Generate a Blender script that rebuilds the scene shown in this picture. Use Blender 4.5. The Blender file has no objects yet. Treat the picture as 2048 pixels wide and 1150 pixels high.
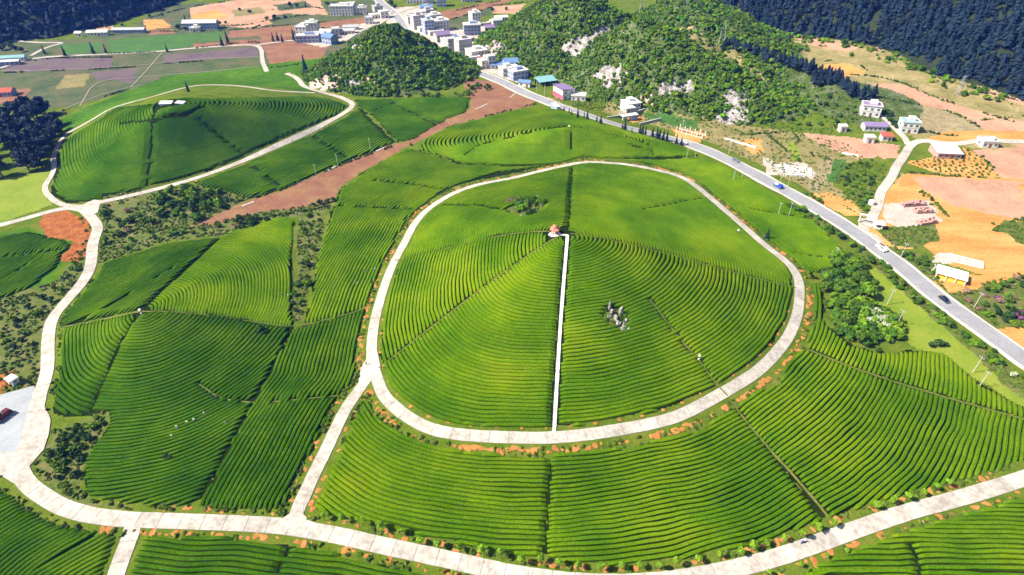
import bpy, math, random
import numpy as np
from mathutils import Vector, Matrix
random.seed(7); RNG = np.random.default_rng(7)
SC = bpy.context.scene
COL = SC.collection
# ------------------------------------------------------------------ camera, sky, sun, exposure
CAM_H = 150.0; PITCH = math.radians(37.0); FPX = 1200.0     # drone 150 m above the tea fields
cam = bpy.data.cameras.new('camera'); cam.sensor_width = 36.0; cam.lens = 36.0*FPX/2048.0
cam.clip_start = 1.0; cam.clip_end = 9000.0
camo = bpy.data.objects.new('camera', cam); COL.objects.link(camo)
camo.location = (0, 0, CAM_H); camo.rotation_euler = (math.radians(90)-PITCH, 0, 0)
SC.camera = camo
SUN_EL = math.radians(45.0)
SUN_TRAVEL = Vector((0.985, 0.17, 0)).normalized()          # shadows fall to the right
world = bpy.data.worlds.new('World'); SC.world = world; world.use_nodes = True
wn = world.node_tree; bg = wn.nodes['Background']
sky = wn.nodes.new('ShaderNodeTexSky'); sky.sky_type = 'NISHITA'; sky.sun_disc = False
sky.sun_elevation = SUN_EL; sky.sun_rotation = math.atan2(-SUN_TRAVEL.x, -SUN_TRAVEL.y)
wn.links.new(sky.outputs[0], bg.inputs[0]); bg.inputs[1].default_value = 0.075
sun = bpy.data.lights.new('sun', 'SUN'); sun.energy = 5.0; sun.angle = math.radians(0.5); sun.color = (1.0, 0.95, 0.86)
suno = bpy.data.objects.new('sun', sun); COL.objects.link(suno)
sd = Vector((SUN_TRAVEL.x*math.cos(SUN_EL), SUN_TRAVEL.y*math.cos(SUN_EL), -math.sin(SUN_EL)))
suno.rotation_euler = sd.to_track_quat('-Z', 'Y').to_euler(); suno.location = (-300, 0, 400)
vs = SC.view_settings; vs.view_transform = 'Standard'; vs.look = 'None'; vs.gamma = 1.0
vs.use_curve_mapping = False; vs.exposure = 1.12
# ------------------------------------------------------------------ small maths
def sstep(t): t = np.clip(t, 0, 1); return t*t*(3-2*t)
def hash2(ix, iy, s):
    n = (ix*374761393 + iy*668265263 + s*69069) & 0x7fffffff
    n = ((n ^ (n >> 13))*1274126177) & 0x7fffffff
    return ((n ^ (n >> 16)) & 0xffff)/65535.0
def vnoise(x, y, s=0):
    x = np.asarray(x, float); y = np.asarray(y, float)
    ix = np.floor(x).astype(np.int64); iy = np.floor(y).astype(np.int64)
    fx = x-ix; fy = y-iy; fx = fx*fx*(3-2*fx); fy = fy*fy*(3-2*fy)
    a = hash2(ix, iy, s); b = hash2(ix+1, iy, s); c = hash2(ix, iy+1, s); d = hash2(ix+1, iy+1, s)
    return (a*(1-fx)+b*fx)*(1-fy)+(c*(1-fx)+d*fx)*fy
def fbm(x, y, s=0, o=3):
    r = 0; a = .5
    for i in range(o): r = r+a*vnoise(x*2**i, y*2**i, s+i*17); a *= .5
    return r/(1-.5**o)-.5
def ray(px, py):
    a = (px-1024)/FPX; b = -(py-575)/FPX
    return np.array([a, math.cos(PITCH)+b*math.sin(PITCH), -math.sin(PITCH)+b*math.cos(PITCH)])
def plane(px, py, z=0.0):
    d = ray(px, py); t = (z-CAM_H)/d[2]; return np.array([d[0]*t, d[1]*t])
def project(x, y, z):
    X = np.asarray(x, float); Y = np.asarray(y, float); Z = np.asarray(z, float)-CAM_H
    f = Y*math.cos(PITCH)-Z*math.sin(PITCH); u = Y*math.sin(PITCH)+Z*math.cos(PITCH)
    f = np.maximum(f, 1e-3)
    return 1024+FPX*X/f, 575-FPX*u/f, f
def seg_dist(x, y, line, closed=False):
    L = np.asarray(line, float)
    if closed: L = np.vstack([L, L[:1]])
    best = np.full(np.shape(x), 1e9)
    for (x0, y0), (x1, y1) in zip(L[:-1], L[1:]):
        dx, dy = x1-x0, y1-y0; q = dx*dx+dy*dy+1e-9
        t = np.clip(((x-x0)*dx+(y-y0)*dy)/q, 0, 1)
        best = np.minimum(best, (x-x0-t*dx)**2+(y-y0-t*dy)**2)
    return np.sqrt(best)
def inside(x, y, poly):
    P = np.asarray(poly, float); r = np.zeros(np.shape(x), bool); n = len(P)
    for i in range(n):
        x0, y0 = P[i]; x1, y1 = P[(i+1) % n]
        if y0 == y1: continue
        c = (y0 > y) != (y1 > y)
        r ^= c & (x < (x1-x0)*(y-y0)/(y1-y0)+x0)
    return r
def smooth_line(L, step=2.0, closed=False, it=2):
    L = np.asarray(L, float)
    for _ in range(it):                                       # Chaikin corner cutting
        if closed:
            N = np.roll(L, -1, 0); L = np.stack([.75*L+.25*N, .25*L+.75*N], 1).reshape(-1, 2)
        else:
            A = .75*L[:-1]+.25*L[1:]; B = .25*L[:-1]+.75*L[1:]
            L = np.vstack([L[:1], np.stack([A, B], 1).reshape(-1, 2), L[-1:]])
    if closed: L = np.vstack([L, L[:1]])
    s = np.r_[0, np.cumsum(np.hypot(*np.diff(L, axis=0).T))]
    n = max(2, int(round(s[-1]/step))+1); q = np.linspace(0, s[-1], n)
    R = np.stack([np.interp(q, s, L[:, 0]), np.interp(q, s, L[:, 1])], 1)
    return R[:-1] if closed else R
def tangents(L, closed=False):
    if closed: T = np.roll(L, -1, 0)-np.roll(L, 1, 0)
    else: T = np.gradient(L, axis=0)
    return T/np.maximum(np.hypot(T[:, 0], T[:, 1])[:, None], 1e-9)
# ------------------------------------------------------------------ outlines surveyed in the photograph
RING_PX = [(743,717),(744,677),(750,638),(762,594),(772,563),(787,525),(808,489),(826,452),(847,426),(878,403),(917,382),
 (970,366),(1019,358),(1070,345),(1115,335),(1167,324),(1215,326),(1261,330),(1315,341),(1365,353),(1407,384),(1443,415),
 (1496,460),(1527,489),(1564,516),(1586,537),(1599,562),(1599,600),(1594,635),(1577,675),(1548,712),(1521,738),(1500,754),
 (1443,788),(1365,831),(1313,846),(1261,856),(1183,869),(1104,877),(1019,876),(917,871),(852,857),(800,825),(766,792),(756,763),(748,738)]
RING_W = np.array([plane(*p) for p in RING_PX])
class Hill:
    def __init__(s, apex_px, h, outline_px, k=1.35, soft=.05, z0=0.0, apex_xy=None, grow=1.0, xy_outline=None, sig=.09):
        s.c = np.array(apex_xy) if apex_xy is not None else plane(apex_px[0], apex_px[1], h+z0)
        s.h = h; s.k = k; s.soft = soft
        O = np.array([plane(p[0], p[1], z0) for p in outline_px]) if xy_outline is None else np.array(xy_outline, float)
        O = smooth_line(O, 1.5, True, 2)-s.c
        th = np.arctan2(O[:, 1], O[:, 0]); r = np.hypot(O[:, 0], O[:, 1])
        s.ang = np.linspace(-math.pi, math.pi, 181)
        R = np.zeros(180)
        for i in range(180):
            d = np.abs((th-s.ang[i]-math.pi/180+math.pi) % (2*math.pi)-math.pi)
            w = np.exp(-(d/sig)**2)+1e-12; R[i] = (w*r).sum()/w.sum()
        s.R = np.r_[R, R[0]]*grow
    def rho(s, x, y):
        dx, dy = x-s.c[0], y-s.c[1]
        th = np.arctan2(dy, dx)
        return np.hypot(dx, dy)/np.interp(th, s.ang+math.pi/180, s.R, period=2*math.pi)
    def height(s, x, y):
        r = s.rho(x, y); r = np.sqrt(r*r+s.soft**2)-s.soft*.5
        return s.h*np.clip(1-r, 0, 1)**s.k
MAIN = Hill((1136,466), 26.0, RING_PX, k=1.25, grow=1.04, sig=.17, soft=.17)
LEFT = Hill((284,622), 11.0, [(100,655),(94,740),(105,810),(170,845),(260,850),(360,830),(460,770),(540,700),(590,650),(600,560),(560,470),(450,440),(330,490),(200,560)], k=1.25, soft=.17, sig=.34)
LBACK = Hill((345,206), 30.0, [(112,330),(150,400),(250,388),(391,352),(470,325),(542,294),(620,258),(690,222)], k=1.25, soft=.12,
             xy_outline=None)
# complete the far side of the left rear hill by symmetry
def mirror_outline(h, px, z0=0.0, back=1.0):
    F = np.array([plane(p[0], p[1], z0) for p in px]); c = h.c
    B = c-(F-c)*back
    return np.vstack([F, B])
LBACK = Hill(None, 30.0, None, k=1.25, soft=.16, sig=.22, apex_xy=LBACK.c, xy_outline=[tuple(plane(*p)) for p in
   [(112,330),(140,400),(250,386),(391,352),(470,325),(542,294),(620,258),(690,224),(660,192),(560,172),(420,160),(300,165),(200,200),(140,250)]])
RHILL = Hill((1138,254), 16.0, [(880,325),(1000,332),(1140,328),(1230,320),(1330,315),(1390,300),(1330,270),(1250,235),(1130,208),(1000,225),(900,262),(830,290)], k=1.2, soft=.1)
K0 = Hill(None, 37.0, None, k=1.15, soft=.14, apex_xy=(-92.,478.), xy_outline=[(-152,452),(-128,436),(-80,428),(-50,444),(-30,470),(-30,505),(-60,535),(-110,540),(-150,515),(-162,480)])
K2 = Hill(None, 47.0, None, k=1.1, soft=.12, apex_xy=(93.,462.), xy_outline=[(34,458),(56,428),(82,402),(104,392),(135,383),(165,372),(190,380),(195,420),(185,470),(160,520),(90,530),(45,505)])
K1 = Hill(None, 50.0, None, k=1.1, soft=.12, apex_xy=(48.,545.), xy_outline=[(-34,560),(-22,520),(2,478),(30,462),(70,440),(120,470),(150,540),(130,610),(60,640),(-10,620)])
K3 = Hill(None, 46.0, None, k=1.1, soft=.12, apex_xy=(150.,560.), xy_outline=[(80,500),(130,450),(190,440),(230,480),(240,560),(210,640),(150,660),(90,620)])
RIDGE = [(*plane(px, py, z), z-3.0) for px, py, z in ((1400,66,31.), (1455,84,28.), (1540,114,23.), (1600,141,18.), (1655,170,14.), (1700,190,10.), (1738,209,7.))]
TR_EDGE = np.array([(200.,620.),(232.,568.),(280.,520.),(297.,475.),(302.,438.),(327.,398.),(343.,374.),(396.,326.),(480.,278.),(900.,185.)])
TL_EDGE = np.array([(-1400.,540.),(-560.,545.),(-470.,558.),(-425.,580.),(-398.,635.),(-378.,690.),(-362.,760.),(-420.,900.),(-500.,1500.)])
TR_POLY = np.vstack([TR_EDGE, [(1700.,200.),(1700.,1800.),(205.,1800.)]])
TL_POLY = np.vstack([TL_EDGE, [(-1700.,1500.),(-1700.,540.)]])
def side_ramp(x, y, line):
    """distance past a mountain's foot line, zero on the valley side"""
    return np.where(inside(x, y, TR_POLY if line is TR_EDGE else TL_POLY), seg_dist(x, y, line), 0.0)
def H(x, y):
    x = np.asarray(x, float); y = np.asarray(y, float)
    z = fbm(x/60+3, y/60+8, 5, 2)*1.6
    z = z+22*sstep((x-130)/260)*sstep((y-250)/260)
    z = z+MAIN.height(x, y)+LEFT.height(x, y)+RHILL.height(x, y)
    z = z+LBACK.height(x, y)
    zr = np.zeros_like(x)
    for (x0, y0, h0), (x1, y1, h1) in zip(RIDGE[:-1], RIDGE[1:]):
        dx, dy = x1-x0, y1-y0; t = np.clip(((x-x0)*dx+(y-y0)*dy)/(dx*dx+dy*dy), 0, 1)
        q = np.hypot(x-x0-t*dx, y-y0-t*dy); zr = np.maximum(zr, (h0+(h1-h0)*t)*np.clip(1-q/48, 0, 1)**1.2)
    k = np.zeros_like(x)
    for hh in (K0, K1, K2, K3): k = k+np.maximum(hh.height(x, y), 0)**4
    k = (k+zr**4)**.25
    rough = fbm(x/13+1, y/13, 31, 3)*9+fbm(x/4.5, y/4.5, 77, 2)*3
    z = z+k+rough*sstep(k/14)
    dr = side_ramp(x, y, TR_EDGE)
    z = z+np.minimum(dr*.5, 150)*sstep(dr/30)+fbm(x/40, y/40, 9, 3)*22*sstep(dr/60)
    dl = side_ramp(x, y, TL_EDGE)
    z = z+np.minimum(dl*.55, 170)*sstep(dl/30)+fbm(x/40, y/40, 19, 3)*22*sstep(dl/60)
    return z
def at(px, py):
    """first point of the terrain met by the line of sight through a photograph pixel"""
    d = ray(px, py); t = np.concatenate([np.arange(60, 1400, 2.0)])
    z = CAM_H+d[2]*t; g = H(d[0]*t, d[1]*t); i = np.argmax(z < g)
    if not (z < g).any(): i = len(t)-1
    a, b = t[max(i-1, 0)], t[i]
    tt = np.linspace(a, b, 41); zz = CAM_H+d[2]*tt-H(d[0]*tt, d[1]*tt); j = max(int(np.argmax(zz < 0)), 1)
    return np.array([d[0]*tt[j], d[1]*tt[j]])
def atl(pts): return np.array([at(*p) for p in pts])
def at3(px, py): p = at(px, py); return Vector((p[0], p[1], float(H(p[0], p[1]))))
def mpp(p):                                                   # photograph pixels per metre at a ground point
    return FPX/float(project(p[0], p[1], H(p[0], p[1]))[2])
ORD = ['first','second','third','fourth','fifth','sixth','seventh','eighth','ninth','tenth','eleventh','twelfth','thirteenth','fourteenth','fifteenth','sixteenth','seventeenth','eighteenth','nineteenth']
TENS = {20:'twent',30:'thirt',40:'fort',50:'fift',60:'sixt',70:'sevent',80:'eight',90:'ninet'}
def ordinal(n):
    if n < 20: return ORD[n-1]
    t, u = n//10*10, n % 10
    return TENS[t]+'ieth' if u == 0 else TENS[t]+'y-'+ORD[u-1]
# ------------------------------------------------------------------ materials
def nodes(name):
    m = bpy.data.materials.new(name); m.use_nodes = True; nt = m.node_tree
    b = nt.nodes['Principled BSDF']; b.inputs['Specular IOR Level'].default_value = 0.15
    return m, nt, b
def mat(name, c1, c2=None, c3=None, scale=.2, fine=2.5, rough=.9, rnd=0.0, bump=0.0, spec=.15, metal=0.0, stretch=None, contrast=.18):
    """two or three colours mixed by world-space noise, plus a finer grain and a per-object tint"""
    m, nt, b = nodes(name); N = nt.nodes.new; L = nt.links.new
    b.inputs['Roughness'].default_value = rough; b.inputs['Specular IOR Level'].default_value = spec; b.inputs['Metallic'].default_value = metal
    if c2 is None and rnd == 0: b.inputs['Base Color'].default_value = (*c1, 1); return m
    g = N('ShaderNodeNewGeometry'); pos = g.outputs['Position']
    if stretch:
        mp = N('ShaderNodeMapping'); mp.inputs['Scale'].default_value = stretch[0]; mp.inputs['Rotation'].default_value = (0, 0, stretch[1])
        L(pos, mp.inputs[0]); pos = mp.outputs[0]
    def noise(s, det=4):
        n = N('ShaderNodeTexNoise'); n.inputs['Scale'].default_value = s; n.inputs['Detail'].default_value = det
        n.inputs['Roughness'].default_value = .6; L(pos, n.inputs['Vector']); return n.outputs['Fac']
    c2 = c2 or c1; c3 = c3 or c2
    a, f2 = noise(scale), noise(fine, 3)
    mx = N('ShaderNodeMath'); mx.operation = 'MULTIPLY_ADD'; mx.inputs[1].default_value = .45; L(f2, mx.inputs[0])
    ms = N('ShaderNodeMath'); ms.operation = 'MULTIPLY'; ms.inputs[1].default_value = .55; L(a, ms.inputs[0]); L(ms.outputs[0], mx.inputs[2])
    r = N('ShaderNodeValToRGB'); e = r.color_ramp.elements
    e[0].position = .5-contrast; e[0].color = (*c1, 1); e[1].position = .5+contrast; e[1].color = (*c3, 1)
    q = e.new(.5); q.color = (*c2, 1)
    L(mx.outputs[0], r.inputs[0]); out = r.outputs[0]
    if rnd:
        oi = N('ShaderNodeObjectInfo'); mr = N('ShaderNodeMapRange'); mr.inputs[3].default_value = 1-rnd; mr.inputs[4].default_value = 1+rnd
        L(oi.outputs['Random'], mr.inputs[0]); hs = N('ShaderNodeHueSaturation'); L(out, hs.inputs['Color']); L(mr.outputs[0], hs.inputs['Value'])
        mh = N('ShaderNodeMapRange'); mh.inputs[3].default_value = .5-rnd*.06; mh.inputs[4].default_value = .5+rnd*.06
        ml = N('ShaderNodeMath'); ml.operation = 'FRACT'; mm = N('ShaderNodeMath'); mm.operation = 'MULTIPLY'; mm.inputs[1].default_value = 7.3
        L(oi.outputs['Random'], mm.inputs[0]); L(mm.outputs[0], ml.inputs[0]); L(ml.outputs[0], mh.inputs[0]); L(mh.outputs[0], hs.inputs['Hue'])
        out = hs.outputs[0]
    L(out, b.inputs['Base Color'])
    if bump:
        bp = N('ShaderNodeBump'); bp.inputs['Strength'].default_value = .8; bp.inputs['Distance'].default_value = bump
        L(f2, bp.inputs['Height']); L(bp.outputs[0], b.inputs['Normal'])
    return m
M = {}
M['grass'] = mat('rough_grass', (.045,.075,.006), (.085,.125,.010), (.16,.15,.03), .12, 1.2, bump=.3, spec=0)
M['weeds'] = mat('weeds', (.05,.08,.008), (.09,.115,.018), (.17,.13,.06), .16, 1.0, bump=.4, contrast=.13)
M['shadesoil'] = mat('shaded_tea_soil', (.006,.012,.0015), (.010,.019,.002), (.028,.032,.006), .3, 3, spec=0)  # soil darkened so the shade between hedge rows is in its colour
M['teafar'] = mat('distant_tea', (.028,.075,.005), (.045,.11,.007), (.075,.145,.010), .03, .35, contrast=.12, spec=0)
M['redsoil'] = mat('red_soil', (.15,.065,.038), (.205,.092,.055), (.225,.14,.055), .09, 1.2, contrast=.12)
M['orange'] = mat('orange_soil', (.36,.15,.035), (.46,.215,.06), (.52,.29,.10), .05, .8, stretch=((.6,2.6,1),.25), contrast=.12)
M['rust'] = mat('rust_soil', (.19,.05,.012), (.30,.09,.02), (.38,.15,.04), .3, 1.3, bump=1.0, contrast=.12)
M['trail'] = mat('worn_trail', (.055,.085,.008), (.095,.12,.02), (.20,.14,.045), .25, 1.5, contrast=.14)
M['pink'] = mat('pink_soil', (.29,.15,.095), (.38,.215,.14), (.43,.27,.165), .06, .7, contrast=.14)
M['tan'] = mat('dry_terrace', (.13,.12,.035), (.22,.18,.07), (.32,.24,.12), .07, .5, contrast=.14)
M['olive'] = mat('olive_field', (.13,.12,.035), (.19,.16,.06), (.27,.2,.09), .09, 1.0, contrast=.14)
M['stubble'] = mat('grey_stubble', (.15,.12,.07), (.23,.18,.10), (.3,.26,.13), .3, 1.4, contrast=.12)
M['purple'] = mat('purple_field', (.075,.055,.07), (.12,.08,.09), (.10,.10,.06), .05, .6, contrast=.12)
M['dull'] = mat('dull_green_field', (.035,.055,.02), (.065,.088,.028), (.12,.085,.05), .05, .45, contrast=.12)
M['lush'] = mat('lush_field', (.03,.085,.014), (.045,.115,.018), (.075,.14,.02), .08, .8)
M['pasture'] = mat('yellow_pasture', (.11,.17,.012), (.16,.21,.016), (.21,.23,.03), .07, .9, contrast=.14)
M['forest'] = mat('forest_floor', (.01,.018,.008), (.02,.03,.012), (.035,.04,.015), .2, 1.5)
M['karst'] = mat('karst_floor', (.03,.055,.008), (.06,.09,.014), (.17,.17,.12), .12, .7, bump=.6, contrast=.15)
M['cliff'] = mat('limestone', (.13,.11,.11), (.33,.29,.28), (.58,.54,.53), .35, 1.3, bump=1.6, contrast=.12)
M['redcliff'] = mat('red_limestone', (.35,.13,.08), (.5,.33,.28), (.66,.58,.55), .25, 1.0, bump=1.0, contrast=.14)
M['dust'] = mat('pale_dust', (.25,.205,.165), (.38,.325,.28), (.50,.45,.41), .16, .8)
M['concrete'] = mat('concrete', (.29,.255,.215), (.385,.345,.30), (.45,.415,.37), .2, .8, rnd=.10, contrast=.13)
M['bed'] = mat('road_bed', (.18,.15,.12), (.25,.21,.17), None, .3, 2)
M['asphalt'] = mat('worn_asphalt', (.20,.195,.21), (.24,.235,.25), (.29,.285,.30), .15, 1.2, contrast=.16)
M['shoulder'] = mat('gravel_shoulder', (.38,.35,.31), (.48,.45,.41), (.3,.28,.2), .4, 2)
M['paint'] = mat('road_paint', (.7,.7,.68))
M['yard'] = mat('grey_paving', (.24,.25,.27), (.30,.31,.33), (.35,.36,.37), .2, 1.5)
# ------------------------------------------------------------------ object helpers
def tag(o, label=None, cat=None, group=None, kind=None):
    if label: o['label'] = label
    if cat: o['category'] = cat
    if group: o['group'] = group
    if kind: o['kind'] = kind
    return o
def fast_mesh(name, V, F, mats, mi=None, smooth=False):
    """V (n,3); F (m,4) or (m,3) index array"""
    me = bpy.data.meshes.new(name); V = np.asarray(V, np.float32); F = np.asarray(F, np.int32)
    me.vertices.add(len(V)); me.vertices.foreach_set('co', V.ravel())
    k = F.shape[1]; me.loops.add(F.size); me.loops.foreach_set('vertex_index', F.ravel())
    me.polygons.add(len(F)); me.polygons.foreach_set('loop_start', np.arange(0, F.size, k, dtype=np.int32))
    me.polygons.foreach_set('loop_total', np.full(len(F), k, np.int32))
    for m in (mats if isinstance(mats, (list, tuple)) else [mats]): me.materials.append(m)
    if mi is not None: me.polygons.foreach_set('material_index', np.asarray(mi, np.int32))
    me.polygons.foreach_set('use_smooth', np.full(len(F), smooth, bool))
    me.update(calc_edges=True); me.validate(); return me
def link(name, me, parent=None):
    o = bpy.data.objects.new(name, me); COL.objects.link(o)
    if parent is not None: o.parent = parent
    return o
def empty(name, loc=(0,0,0), rz=0.0):
    o = bpy.data.objects.new(name, None); COL.objects.link(o); o.location = loc; o.rotation_euler = (0,0,rz)
    o.empty_display_size = .5; return o
def copy_tree(o, loc=None, rz=None, scale=None, parent=None):
    c = o.copy(); COL.objects.link(c)
    if parent is not None: c.parent = parent
    if loc is not None: c.location = loc
    if rz is not None: c.rotation_euler = (0,0,rz)
    if scale is not None: c.scale = scale
    for ch in o.children: copy_tree(ch, parent=c)
    return c
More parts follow.
